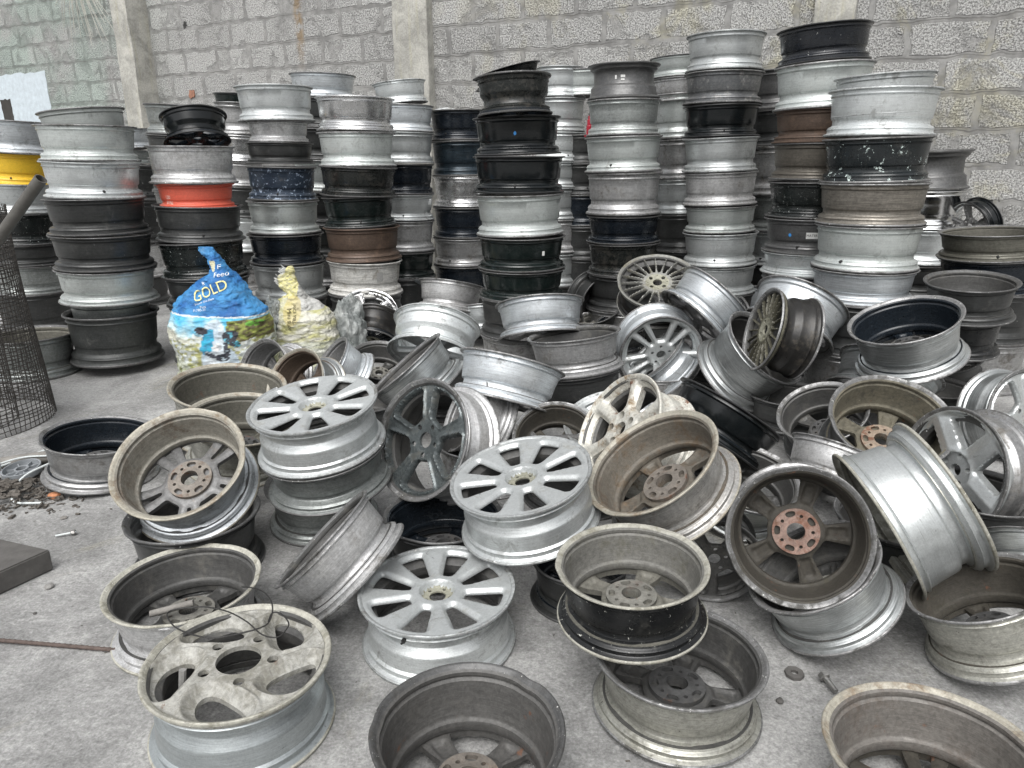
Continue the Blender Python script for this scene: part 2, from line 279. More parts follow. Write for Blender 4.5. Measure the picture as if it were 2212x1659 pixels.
def tube(pts,r,seg=6,closed=False,rfun=None):
    """swept tube, returns verts, faces"""
    P=[Vector(p) for p in pts]; n=len(P); V=[];F=[]
    up=Vector((0,0,1)); prev=None
    for i,p in enumerate(P):
        a=P[(i-1)%n] if (closed or i>0) else P[i]; b=P[(i+1)%n] if (closed or i<n-1) else P[i]
        t=(b-a).normalized()
        if prev is None:
            u=t.cross(up if abs(t.z)<.9 else Vector((1,0,0))).normalized()
        else:
            u=(prev-t*prev.dot(t)).normalized()
        prev=u; w=t.cross(u)
        rr=r if rfun is None else rfun(i)
        for k in range(seg):
            q=2*math.pi*k/seg; V.append(p+(u*math.cos(q)+w*math.sin(q))*rr)
    m=n if closed else n-1
    for i in range(m):
        for k in range(seg):
            a=i*seg+k;b=i*seg+(k+1)%seg;c=((i+1)%n)*seg+(k+1)%seg;d=((i+1)%n)*seg+k; F.append((a,b,c,d))
    if not closed: F.append(tuple(range(seg))[::-1]); F.append(tuple(range((n-1)*seg,n*seg)))
    return V,F
def merge(parts):
    V=[];F=[]
    for v,f in parts:
        o=len(V); V+=list(v); F+=[tuple(i+o for i in q) for q in f]
    return V,F
def box(cx,cy,cz,sx,sy,sz,rot=None):
    V=[Vector((x*sx/2,y*sy/2,z*sz/2)) for x in(-1,1) for y in(-1,1) for z in(-1,1)]
    if rot is not None: V=[rot@v for v in V]
    V=[v+Vector((cx,cy,cz)) for v in V]
    return V,[(0,1,3,2),(4,6,7,5),(0,4,5,1),(2,3,7,6),(0,2,6,4),(1,5,7,3)]
def spline(pts,n=8):
    P=[Vector(p) for p in pts]; out=[]
    for i in range(len(P)-1):
        a=P[max(i-1,0)];b=P[i];c=P[i+1];d=P[min(i+2,len(P)-1)]
        for k in range(n):
            t=k/n; out.append(.5*((2*b)+(c-a)*t+(2*a-5*b+4*c-d)*t*t+(3*b-a-3*c+d)*t**3))
    out.append(P[-1]); return out

# ------------------------------------------------------------------ wheel barrels (unit radius, local +z runs from the near flange into the barrel)
PROF={ # outer side: (fraction of width, radius)
'A':[(0,.984),(.006,.995),(.018,1.),(.034,.998),(.044,.985),(.05,.945),(.066,.925),(.10,.922),(.122,.926),(.134,.940),(.148,.926),(.165,.905),(.36,.878),(.60,.850),(.625,.838),(.640,.805),(.66,.798),(.74,.798),(.765,.81),(.80,.90),(.812,.915),(.83,.921),(.846,.938),(.862,.922),(.92,.926),(.936,.94),(.946,.982),(.962,.998),(.98,1.),(.994,.995),(1.,.984)],
'S':[(0,.984),(.006,.995),(.018,1.),(.034,.998),(.044,.985),(.05,.955),(.066,.938),(.10,.934),(.122,.937),(.134,.950),(.148,.937),(.165,.922),(.36,.908),(.60,.890),(.625,.882),(.640,.864),(.66,.858),(.74,.858),(.765,.866),(.80,.922),(.812,.93),(.83,.934),(.846,.948),(.862,.934),(.92,.938),(.936,.95),(.946,.984),(.962,.998),(.98,1.),(.994,.995),(1.,.984)],
'B':[(0,.984),(.006,.995),(.02,1.),(.042,.998),(.054,.983),(.060,.945),(.078,.927),(.15,.922),(.165,.936),(.18,.92),(.195,.895),(.235,.825),(.25,.812),(.39,.806),(.41,.812),(.515,.882),(.535,.891),(.56,.893),(.80,.906),(.815,.92),(.833,.938),(.850,.922),(.92,.926),(.936,.94),(.945,.98),(.962,.998),(.98,1.),(.994,.995),(1.,.984)],
'C':[(0,.984),(.006,.995),(.02,1.),(.05,.99),(.075,.945),(.10,.925),(.15,.918),(.19,.86),(.22,.832),(.30,.820),(.58,.816),(.60,.83),(.66,.89),(.68,.898),(.80,.905),(.83,.925),(.9,.928),(.93,.945),(.945,.98),(.96,.998),(.98,1.),(.994,.995),(1.,.984)],
}
def inner(prof,L):
    th=.030; pts=[]
    for z,r in prof:
        if .055<z<.945: pts.append((z,r-th))
    pts=[(.004,.972),(.012,.958),(.03,.94),(.045,.922)]+pts+[(.955,.922),(.97,.94),(.988,.958),(.996,.972)]
    return pts
def barrel_mesh(key,prof,L,seed=0,warp=.006,seg=112,cut=None):
    """L in units of radius"""
    pr=PROF[prof]; po=[(z*L,r) for z,r in pr]; pi=[(z*L,r) for z,r in inner(pr,L)][::-1]
    loop=po+pi; n=len(loop); no=len(po)
    rnd=random.Random(seed); ph=[rnd.uniform(0,6.28) for _ in range(6)]; am=[rnd.uniform(.3,1)*warp for _ in range(6)]
    V=np.zeros((seg*n,3)); th=np.arange(seg)*2*math.pi/seg
    for j,(z,r) in enumerate(loop):
        e0=(1-min(1,z/L/.35))**2; e1=(1-min(1,(L-z)/L/.35))**2   # flanges are bent more than the barrel
        d=e0*(am[0]*np.cos(2*th+ph[0])+am[1]*np.cos(3*th+ph[1])+.6*am[2]*np.cos(5*th+ph[2]))+e1*(am[3]*np.cos(2*th+ph[3])+am[4]*np.cos(3*th+ph[4]))
        # small local dents in the near flange
        for q in range(3):
            a0=ph[q]*1.7+q*2.1; dd=(th-a0+math.pi)%(2*math.pi)-math.pi
            d=d-e0*warp*2.2*np.exp(-(dd/.11)**2)
        rr=r+d
        zz=z+e0*.5*warp*np.cos(2*th+ph[5])+e1*.4*warp*np.cos(3*th+ph[0])
        V[j::n,0]=rr*np.cos(th); V[j::n,1]=rr*np.sin(th); V[j::n,2]=zz
    F=[];fm=[]
    for i in range(seg):
        i2=(i+1)%seg
        for j in range(n):
            j2=(j+1)%n
            if cut:
                a=(th[i]-cut[0]+math.pi)%(2*math.pi)-math.pi
                lim=cut[2]*(1-.35*abs(a)/cut[1])+.03*math.sin(i*2.7)
                zc=max(loop[j][0],loop[j2][0])/L
                if abs(a)<cut[1] and zc<lim: continue
            F.append((i*n+j,i*n+j2,i2*n+j2,i2*n+j))
            zf=(loop[j][0]+loop[j2][0])/2/L
            if j>=no-1 and j<n-1 and .05<zf<.95: fm.append(1)
            elif zf<.058 or zf>.942 or j==n-1: fm.append(2)
            else: fm.append(0)
    me=bpy.data.meshes.new(key); me.from_pydata(V.tolist(),[],F); 
    for _ in range(3): me.materials.append(None)
    me.polygons.foreach_set('material_index',fm); me.polygons.foreach_set('use_smooth',[True]*len(F)); me.set_sharp_from_angle(angle=R_(40)); me.update()
    return me
def set_mats(o,ms):
    for i,mn in enumerate(ms):
        o.material_slots[i].link='OBJECT'; o.material_slots[i].material=MATS[mn]

# ------------------------------------------------------------------ spoked faces
def chaikin(P,n=3):
    for _ in range(n):
        Q=[]
        for i in range(len(P)):
            a=P[i];b=P[(i+1)%len(P)]; Q.append((.75*a[0]+.25*b[0],.75*a[1]+.25*b[1])); Q.append((.25*a[0]+.75*b[0],.25*a[1]+.75*b[1]))
        P=Q
    return P
def wedge(t0,r0,r1,h0,h1,swirl=0.,sub=4):
    """window between spokes: lateral half widths h0 (inner) h1 (outer) in absolute units"""
    pts=[]
    def pp(r,l):
        a=t0+swirl*(r-r0)/(r1-r0)+l/r; return (r*math.cos(a),r*math.sin(a))
    pts.append(pp(r0,0)); pts.append(pp(r0+.01,h0))
    for k in range(1,4): pts.append(pp(r0+(r1-r0)*k/4,h0+(h1-h0)*k/4))
    pts.append(pp(r1-.005,h1))
    for l in (.5,0,-.5): pts.append(pp(r1,h1*l))
    pts.append(pp(r1-.005,-h1))
    for k in (3,2,1): pts.append(pp(r0+(r1-r0)*k/4,-(h0+(h1-h0)*k/4)))
    pts.append(pp(r0+.01,-h0))
    return chaikin(pts,2)
def circ(x,y,r,n=20): return [(x+r*math.cos(2*math.pi*k/n),y+r*math.sin(2*math.pi*k/n)) for k in range(n)]
def sm(x,a,b):
    t=np.clip((x-a)/(b-a),0,1); return t*t*(3-2*t)
def style(name):
    """returns outer radius, hole loops, height function(x,y,d) with d distance to the nearest window edge; height positive toward the viewer of the near side"""
    loops=[]; T=2*math.pi
    def lugs(n,r,s,off=0): return [circ(r*math.cos(T*k/n+off),r*math.sin(T*k/n+off),s,16) for k in range(n)]
    def lat(th,r,n,off=0.):   # lateral distance to nearest spoke line
        a=(th-off+math.pi/n)%(T/n)-math.pi/n; return np.abs(a)*r, a
    if name=='F8':
        loops=[wedge(T*(k+.5)/8,.36,.85,.06,.163) for k in range(8)]+[circ(0,0,.105,28)]+lugs(5,.16,.025,.3); nw=8; ro=.945
        def H(x,y,d):
            r=np.hypot(x,y)
            base=-.115+.10*sm(r,.185,.235)+.03*sm(r,.3,.92); rim=sm(r,.875,.93)
            return base-.05*(1-np.clip(d/.05,0,1))*(1-rim)*sm(r,.23,.30)
        return ro,loops,nw,H,.022
    if name=='F5swirl':
        loops=[]; sw=lambda rr:-.95*(rr-.62)
        for k in range(5):
            t=T*k/5; pts=[]
            for rr,aa in ((.475,-.09),(.475,.13),(.55,.30),(.68,.37),(.80,.33),(.86,.11),(.855,-.15),(.795,-.32),(.68,-.33),(.55,-.25)):
                pts.append((rr*math.cos(t+aa+sw(rr)),rr*math.sin(t+aa+sw(rr))))
            loops.append(chaikin(pts,3))
        nw=5; loops+= [circ(0,0,.24,44)]+lugs(5,.37,.06,sw(.37)+T/10); ro=.955
        def H(x,y,d):
            r=np.hypot(x,y);th=np.arctan2(y,x)
            a=(th-sw(r)-.16+math.pi/5)%(T/5)-math.pi/5; l=np.abs(a)*r
            tail=(1-sm(l,.0,.17))*sm(r,.40,.52)*(1-sm(r,.80,.9)); rim=sm(r,.88,.94)
            cup=1-np.clip(d/.115,0,1)**1.3
            return (-.02*sm(r,.55,.85)-.10*np.maximum(cup,.62*tail)+.022*np.exp(-((d-.135)/.022)**2)*sm(r,.40,.5))*(1-rim)
        return ro,loops,nw,H,.06
    if name=='F5a':
        loops=[wedge(T*(k+.5)/5,.35,.825,.12,.365) for k in range(5)]+[circ(0,0,.13,28)]+lugs(5,.245,.045,T/10); nw=5; ro=.94
        def H(x,y,d):
            r=np.hypot(x,y);th=np.arctan2(y,x); l,a=lat(th,r,5)
            ridge=.035*np.exp(-((d-.045)/.022)**2)*sm(r,.3,.42)*(1-sm(r,.86,.92))
            return -.07+.02*sm(r,.2,.9)+ridge-.05*(1-sm(d,0,.03))+.045*sm(r,.88,.935)-.03*(1-sm(r,.1,.3))
        return ro,loops,nw,H,.05
    if name=='F5b':
        loops=[wedge(T*(k+.5)/5,.36,.83,.03,.34) for k in range(5)]+[circ(0,0,.10,24)]+lugs(5,.22,.045,T/10); nw=5; ro=.945
        def H(x,y,d):
            r=np.hypot(x,y);th=np.arctan2(y,x); l,a=lat(th,r,5)
            return -.04+.05*sm(r,.25,.9)-.30*l*sm(r,.25,.4)*(1-sm(r,.86,.93))-.04*(1-sm(d,0,.02))-.05*(1-sm(r,.26,.30))
        return ro,loops,nw,H,.10
    if name=='F6':
        loops=[wedge(T*(k+.5)/6,.40,.84,.10,.30) for k in range(6)]+[circ(0,0,.12,28)]+lugs(5,.25,.07,.2); nw=6; ro=.945
        def H(x,y,d):
            r=np.hypot(x,y)
            return -.06+.03*sm(r,.3,.9)-.09*np.exp(-(d/.05)**2)+.04*sm(r,.88,.94)+.03*np.exp(-((r-.3)/.2)**2)
        return ro,loops,nw,H,.12
    if name=='F10t':
        loops=[]
        for k in range(5):
            loops.append(wedge(T*(k+.5)/5,.36,.85,.09,.27)); loops.append(wedge(T*k/5,.34,.84,.035,.105))
        nw=10; loops+=[circ(0,0,.11,24)]+lugs(5,.21,.035,T/10); ro=.945
        def H(x,y,d):
            r=np.hypot(x,y); return -.05+.03*sm(r,.2,.9)-.055*np.exp(-(d/.035)**2)+.02*sm(r,.88,.94)
        return ro,loops,nw,H,.10
    if name=='F20':
        loops=[]
        for k in range(20):
            t=T*(k+.5)/20
            def pp(r,l): a=t+l/r; return (r*math.cos(a),r*math.sin(a))
            h0=.385*math.pi/20-.019; h1=.93*math.pi/20-.0125
            loops.append(chaikin([pp(.37,0),pp(.385,h0*.8),pp(.55,h0+(h1-h0)*.3),pp(.75,h0+(h1-h0)*.68),pp(.92,h1),pp(.935,h1*.6),pp(.935,-h1*.6),pp(.92,-h1),pp(.75,-h0-(h1-h0)*.68),pp(.55,-h0-(h1-h0)*.3),pp(.385,-h0*.8)],1))
        nw=20; loops+=[circ(0,0,.115,24)]+lugs(4,.215,.05,T/8)+lugs(4,.235,.014,0); ro=.965
        def H(x,y,d):
            r=np.hypot(x,y); return -.03+.0*r+.025*sm(r,.3,.5)*(1-sm(r,.8,.95))-.03*np.exp(-(d/.012)**2)-.02*(1-sm(r,.13,.3))
        return ro,loops,nw,H,.05
    if name=='B5w':
        loops=[wedge(T*(k+.5)/5,.40,.815,.15,.335) for k in range(5)]+[circ(0,0,.13,28)]; nw=5; ro=.88
        def H(x,y,d):
            r=np.hypot(x,y);th=np.arctan2(y,x); l,a=lat(th,r,5)
            pocket=-.045*(1-sm(l,.05,.10))*sm(r,.4,.46)*(1-sm(r,.68,.74))
            return .02+.07*(1-sm(r,.3,.75))+pocket-.02*np.exp(-(d/.03)**2)
        return ro,loops,nw,H,.08
    if name=='B5t':
        loops=[]
        for k in range(5):
            loops.append(wedge(T*(k+.5)/5,.43,.83,.13,.29)); loops.append(wedge(T*k/5,.46,.82,.03,.065))
        nw=10; loops+=[circ(0,0,.13,28)]; ro=.88
        def H(x,y,d):
            r=np.hypot(x,y); return .02+.07*(1-sm(r,.3,.75))-.02*np.exp(-(d/.03)**2)
        return ro,loops,nw,H,.08
DISC={}
def disc_mesh(name):
    if name in DISC: return DISC[name]
    ro,loops,nw,H,th=style(name)
    outer=circ(0,0,ro,128); allv=[];edges=[];ids=[]
    for lp in [outer]+loops:
        o=len(allv); allv+=lp; edges+=[(o+i,o+(i+1)%len(lp)) for i in range(len(lp))]; ids.append((o,len(lp)))
    B=np.array(allv)
    g={'F8':.02,'F5swirl':.017}.get(name,.026); xs=np.arange(-1,1,g); pts=[]
    for i,yy in enumerate(np.arange(-1,1,g*.87)):
        for x in xs+(g/2 if i%2 else 0): 
            if x*x+yy*yy<(ro-.012)**2: pts.append((x,yy))
    pts=np.array(pts)
    def inpoly(p,lp):
        q=np.array(lp);a=q;b=np.roll(q,-1,0);ins=np.zeros(len(p),bool)
        for (ax,ay),(bx,by) in zip(a,b):
            c=((ay>p[:,1])!=(by>p[:,1])); 
            with np.errstate(divide='ignore',invalid='ignore'): xx=(bx-ax)*(p[:,1]-ay)/(by-ay)+ax
            ins^=c&(p[:,0]<xx)
        return ins
    keep=np.ones(len(pts),bool)
    for lp in loops: keep&=~inpoly(pts,lp)
    pts=pts[keep]
    d=np.min(np.hypot(pts[:,None,0]-B[None,:,0],pts[:,None,1]-B[None,:,1]),1); pts=pts[d>.011]
    vin=[Vector(p) for p in allv]+[Vector(p) for p in pts]
    V,E_,F,ov,oe,of=delaunay_2d_cdt(vin,edges,[],0,1e-6)
    V=np.array([(v.x,v.y) for v in V]); F=[f for f in F]
    cen=np.array([V[list(f)].mean(0) for f in F]); ok=np.hypot(cen[:,0],cen[:,1])<ro
    for lp in loops: ok&=~inpoly(cen,lp)
    F=[f for f,k in zip(F,ok) if k]
    win=np.array([p for lp in loops[:nw] for p in lp]); wd=np.min(np.hypot(V[:,None,0]-win[None,:,0],V[:,None,1]-win[None,:,1]),1)
    h=H(V[:,0],V[:,1],wd); n=len(V)
    r=np.hypot(V[:,0],V[:,1]); 
    verts=[(V[i,0],V[i,1],-h[i]) for i in range(n)]+[(V[i,0],V[i,1],-h[i]+th) for i in range(n)]
    faces=[]
    for f in F:
        a,b,c=f
        s=(V[b,0]-V[a,0])*(V[c,1]-V[a,1])-(V[b,1]-V[a,1])*(V[c,0]-V[a,0])
        if s>0: a,b,c=a,c,b          # front looks to -z
        faces.append((a,b,c)); faces.append((a+n,c+n,b+n))
    # side walls on boundary edges
    cnt={}
    for f in faces[::2]:
        for i in range(3):
            e=(f[i],f[(i+1)%3]); cnt[e]=1
    for (a,b) in list(cnt):
        if (b,a) not in cnt: faces.append((b,a,a+n,b+n))
    me=bpy.data.meshes.new('spoke_face_'+name); me.from_pydata(verts,[],faces); me.materials.append(None); me.materials.append(None)
    rc={'F8':.205,'F20':.30,'F6':.2}.get(name,0.); vr=[math.hypot(v[0],v[1]) for v in verts]; me.polygons.foreach_set('material_index',[1 if max(vr[i] for i in f)<rc else 0 for f in faces])
    me.polygons.foreach_set('use_smooth',[True]*len(faces)); me.set_sharp_from_angle(angle=R_(42)); me.update()
    DISC[name]=me; return me
def hub_mesh():
    if 'hub' in DISC: return DISC['hub']
    T=2*math.pi; outer=circ(0,0,.335,64); loops=[circ(0,0,.13,32)]+[circ(.235*math.cos(T*k/5),.235*math.sin(T*k/5),.026,14) for k in range(5)]
    for k in range(5):
        t=T*(k+.5)/5; P=[]
        for rr,aa in ((.225,-.22),(.215,0),(.225,.22),(.255,.27),(.30,.24),(.305,0),(.30,-.24),(.255,-.27)): P.append((rr*math.cos(t+aa),rr*math.sin(t+aa)))
        loops.append(chaikin(P,2))
    vin=[];ed=[]
    for lp in [outer]+loops:
        o=len(vin); vin+=[Vector(p) for p in lp]; ed+=[(o+i,o+(i+1)%len(lp)) for i in range(len(lp))]
    V,E_,F,*_=delaunay_2d_cdt(vin,ed,[],0,1e-6); V=np.array([(v.x,v.y) for v in V]); cen=np.array([V[list(f)].mean(0) for f in F]); ok=np.hypot(cen[:,0],cen[:,1])<.335
    def inp(p,lp):
        q=np.array(lp);a=q;b=np.roll(q,-1,0);ins=np.zeros(len(p),bool)
        for (ax,ay),(bx,by) in zip(a,b):
            c=((ay>p[:,1])!=(by>p[:,1]))
            with np.errstate(divide='ignore',invalid='ignore'): xx=(bx-ax)*(p[:,1]-ay)/(by-ay)+ax
            ins^=c&(p[:,0]<xx)
        return ins
    for lp in loops: ok&=~inp(cen,lp)
    n=len(V); zt=[-.03*math.exp(-((math.hypot(x,y)-.15)/.03)**2) for x,y in V]
    verts=[(V[i,0],V[i,1],zt[i]) for i in range(n)]+[(V[i,0],V[i,1],.1) for i in range(n)]; faces=[];cnt={}
    for f,k in zip(F,ok):
        if not k: continue
        a,b,c=f
        if (V[b,0]-V[a,0])*(V[c,1]-V[a,1])-(V[b,1]-V[a,1])*(V[c,0]-V[a,0])>0: b,c=c,b
        faces+= [(a,b,c)]
        for e in ((a,b),(b,c),(c,a)): cnt[e]=1
    for (a,b) in list(cnt):
        if (b,a) not in cnt: faces.append((b,a,a+n,b+n))
    me=bpy.data.meshes.new('hub'); me.from_pydata(verts,[],faces); me.materials.append(None); me.polygons.foreach_set('use_smooth',[True]*len(faces)); me.set_sharp_from_angle(angle=R_(42)); DISC['hub']=me; return me
def frame(c,n,R,spin=0.):
    n=Vector(n).normalized(); a=Vector((0,0,1)) if abs(n.z)<.9 else Vector((0,1,0))
    # local x toward the right of the picture
    x=Vector((1,0,0)); x=(x-n*x.dot(n))
    if x.length<.3: x=Vector((0,1,0)); x=x-n*x.dot(n)
    x.normalize(); y=n.cross(x)
    M=Matrix((x,y,n)).transposed().to_4x4(); M=M@Matrix.Rotation(spin,4,'Z')@Matrix.Scale(R,4); M.translation=Vector(c); return M
def valve_mesh():
    if 'valve' in DISC: return DISC['valve']
    V,F=tube([(0,0,-.01),(0,0,.03),(0,0,.032),(0,0,.075)],.026,10,rfun=lambda i:(.03,.028,.015,.013)[i])
    me=bpy.data.meshes.new('valve_stem'); me.from_pydata([tuple(v) for v in V],[],F); me.materials.append(MATS['valve']); DISC['valve']=me; return me
def add_valve(root,ang,zf,L,prof):
    r=np.interp(zf,[p[0] for p in PROF[prof]],[p[1] for p in PROF[prof]])
    o=bpy.data.objects.new('valve_stem',valve_mesh()); C.objects.link(o); o.parent=root
    d=Vector((math.cos(ang),math.sin(ang),0)); o.matrix_parent_inverse=Matrix(); 
    o.matrix_local=Matrix.Translation(d*(r-.004)+Vector((0,0,zf*L)))@d.to_track_quat('Z','Y').to_matrix().to_4x4(); return o
def patch(root,name,mat,ang,dang,z0,z1,L,prof,label=None,round_=False,off=.006):
    """thin sticker that follows the barrel; ang is local"""
    P=PROF[prof]; V=[];F=[]; na,nz=8,5
    rr=lambda zf: np.interp(zf,[p[0] for p in P],[p[1] for p in P])+off
    if round_:
        zc=(z0+z1)/2; ra=dang; rz=(z1-z0)/2; V.append((rr(zc)*math.cos(ang),rr(zc)*math.sin(ang),zc*L))
        for k in range(20):
            a=ang+ra*math.cos(k*math.pi/10); z=zc+rz*math.sin(k*math.pi/10); V.append((rr(z)*math.cos(a),rr(z)*math.sin(a),z*L))
        F=[(0,1+k,1+(k+1)%20) for k in range(20)]
    else:
        for i in range(na+1):
            for j in range(nz+1):
                a=ang-dang+2*dang*i/na; z=z0+(z1-z0)*j/nz; V.append((rr(z)*math.cos(a),rr(z)*math.sin(a),z*L))
        F=[(i*(nz+1)+j,(i+1)*(nz+1)+j,(i+1)*(nz+1)+j+1,i*(nz+1)+j+1) for i in range(na) for j in range(nz)]
    o=mesh_obj(name,V,F,mat,root)
    if label: o['label']=label
    return o
def text_mesh(s,size=1.):
    cu=bpy.data.curves.new('t','FONT'); cu.body=s; cu.size=size; cu.resolution_u=3; cu.align_x='CENTER'; cu.align_y='CENTER'
    ob=bpy.data.objects.new('t',cu); C.objects.link(ob); me=bpy.data.meshes.new_from_object(ob.evaluated_get(bpy.context.evaluated_depsgraph_get())); bpy.data.objects.remove(ob); bpy.data.curves.remove(cu)
    bm=bmesh.new(); bm.from_mesh(me); bpy.data.meshes.remove(me)
    bmesh.ops.triangulate(bm,faces=bm.faces[:]); 
    for _ in range(2):
        le=[e for e in bm.edges if e.calc_length()>size*.16]
        if le: bmesh.ops.subdivide_edges(bm,edges=le,cuts=1)
    bmesh.ops.triangulate(bm,faces=bm.faces[:])
    V=[v.co.copy() for v in bm.verts]; bm.verts.index_update(); F=[[v.index for v in f.verts] for f in bm.faces]; bm.free(); return V,F
def rim_text(root,s,mat,ang,zc,h,L,prof,name='lettering',flip=True):
    P=PROF[prof]; rr=lambda zf: np.interp(zf,[p[0] for p in P],[p[1] for p in P])+.009
    V,F=text_mesh(s,h); W_=[]
    for v in V:
        z=zc*L-v.y if True else zc*L+v.y     # local +z is downward in the world for upright rims
        r=rr(z/L); a=ang+(-v.x if flip else v.x)/r; W_.append((r*math.cos(a),r*math.sin(a),z))
    return mesh_obj(name,W_,F,mat,root,smooth=False)

# ------------------------------------------------------------------ setting
s=60
gv=[];gf=[]
ground=mesh_obj('ground',[(-s,-s,0),(s,-s,0),(s,s,0),(-s,s,0)],[(0,1,2,3)],'ground',smooth=False); tag(ground,kind='structure')
WA=Vector((-3.68,8.36,0)); WD=Vector((2.84-(-3.68),5.04-8.36,0)).normalized(); wang=math.atan2(WD.y,WD.x)
WM=Matrix.Translation(WA)@Matrix.Rotation(wang,4,'Z')
def wpt(sx,off,z): return WM@Vector((sx,off,z))
V,F=box(4,.1,1.75,28,.2,3.5)
wall=mesh_obj('block_wall',V,F,'wall',smooth=False); wall.matrix_world=WM
tag(wall,'rough grey concrete block wall with wide mortar joints behind all the stacks','wall')
V,F=box(0,-9,1.7,30,.25,3.4); yw=mesh_obj('reflection_wall',V,F,'pillar',smooth=False); tag(yw,'added unseen wall behind the camera for the metal to reflect','wall')  # unseen wall, added so the metal has something to reflect
V,F=box(8.5,-2,1.7,.25,13.5,3.4); yw=mesh_obj('reflection_wall',V,F,'pillar',smooth=False); tag(yw,'added unseen side wall right of the heap for the metal to reflect','wall')  # second unseen wall, added at the right to shape the reflections
# painted patch, hole and brick bits stay with the wall
rnd=random.Random(3)
def ragged(x0,x1,z0,z1,n=14,a=.012):
    P=[]
    for k in range(n): P.append((x0+(x1-x0)*k/n+rnd.uniform(-a,a),z0+rnd.uniform(-a,a)))
    for k in range(n): P.append((x1+rnd.uniform(-a,a),z0+(z1-z0)*k/n+rnd.uniform(-a,a)))
    for k in range(n): P.append((x1-(x1-x0)*k/n+rnd.uniform(-a,a),z1+rnd.uniform(-a,a)))
    for k in range(n): P.append((x0+rnd.uniform(-a,a),z1-(z1-z0)*k/n+rnd.uniform(-a,a)))
    return P
def wall_piece(name,P,d0,d1,mat,label=None,parent=wall):
    n=len(P); V=[(x,-d1,z) for x,z in P]+[(x,-d0,z) for x,z in P]; F=[tuple(range(n))]+[(i,(i+1)%n,n+(i+1)%n,n+i) for i in range(n)]
    o=mesh_obj(name,V,F,mat,parent,smooth=False)
    if label: o['label']=label
    return o
wall_piece('paint_patch',ragged(-3.6,-2.22,1.52,2.215),-.01,.004,'paint','whitewashed patch on the wall')
wall_piece('wall_hole',ragged(-3.24,-3.02,1.60,1.93,6),-.01,.007,'dark','dark gap in the whitewashed patch')
wall_piece('brick_piece',ragged(-.74,-.63,1.76,1.83,5,.006),-.01,.012,'brick','orange brick set in the mortar')
wall_piece('brick_piece',ragged(.24,.32,1.83,1.90,5,.01),-.01,.01,'brick','chipped orange brick piece in the wall')
# pillars
def pillar(x0,x1,pro,label):
    n=22; V=[];F=[]
    prof=[(x0,0.02),(x0,-pro+.006),(x0+.006,-pro),(x1-.006,-pro),(x1,-pro+.006),(x1,.02)]
    r=random.Random(int(x0*100)+50)
    for k in range(n+1):
        z=3.5*k/n; 
        for (x,y) in prof: V.append((x+r.uniform(-.006,.006),y+r.uniform(-.003,.003) if y<0 else y,z))
    m=len(prof)
    for k in range(n):
        for j in range(m-1): F.append((k*m+j,k*m+j+1,(k+1)*m+j+1,(k+1)*m+j))
    F.append(tuple(range(n*m,n*m+m)))
    o=mesh_obj('concrete_pillar',V,F,'pillar',smooth=True,angle=30); o.matrix_world=WM; tag(o,label,'pillar','concrete pillars in the block wall')
pillar(-.50,-.25,.25,'narrow grey concrete pillar in the wall above the orange-rim stack')
pillar(3.0,3.36,.10,'wide yellowish concrete pillar in the wall behind the narrow silver stack')
pillar(6.46,6.72,.06,'pale concrete pillar in the wall, behind the tallest stack')
# hanging dry strands
rnd=random.Random(11); parts=[]
for k in range(34):
    x=-1.2+rnd.gauss(0,.11); z0=3.25; ln=rnd.uniform(.35,.85); dx=(x+1.2)*rnd.uniform(.8,2.4)+rnd.gauss(0,.05)
    pts=[wpt(x*.3-1.2*.7,-.06,z0),wpt(-1.2+(x+1.2)*.7+dx*.3,-.09-rnd.uniform(0,.05),z0-ln*.45),wpt(-1.2+(x+1.2)+dx*.8,-.05-rnd.uniform(0,.05),z0-ln)]
    parts.append(tube(spline(pts,5),.0042,5,rfun=lambda i:.0048-.0003*i))
V,F=merge(parts); tag(mesh_obj('dry_plant',V,F,'straw'),'dry pale strands hanging down the wall at the top left','dry plant')

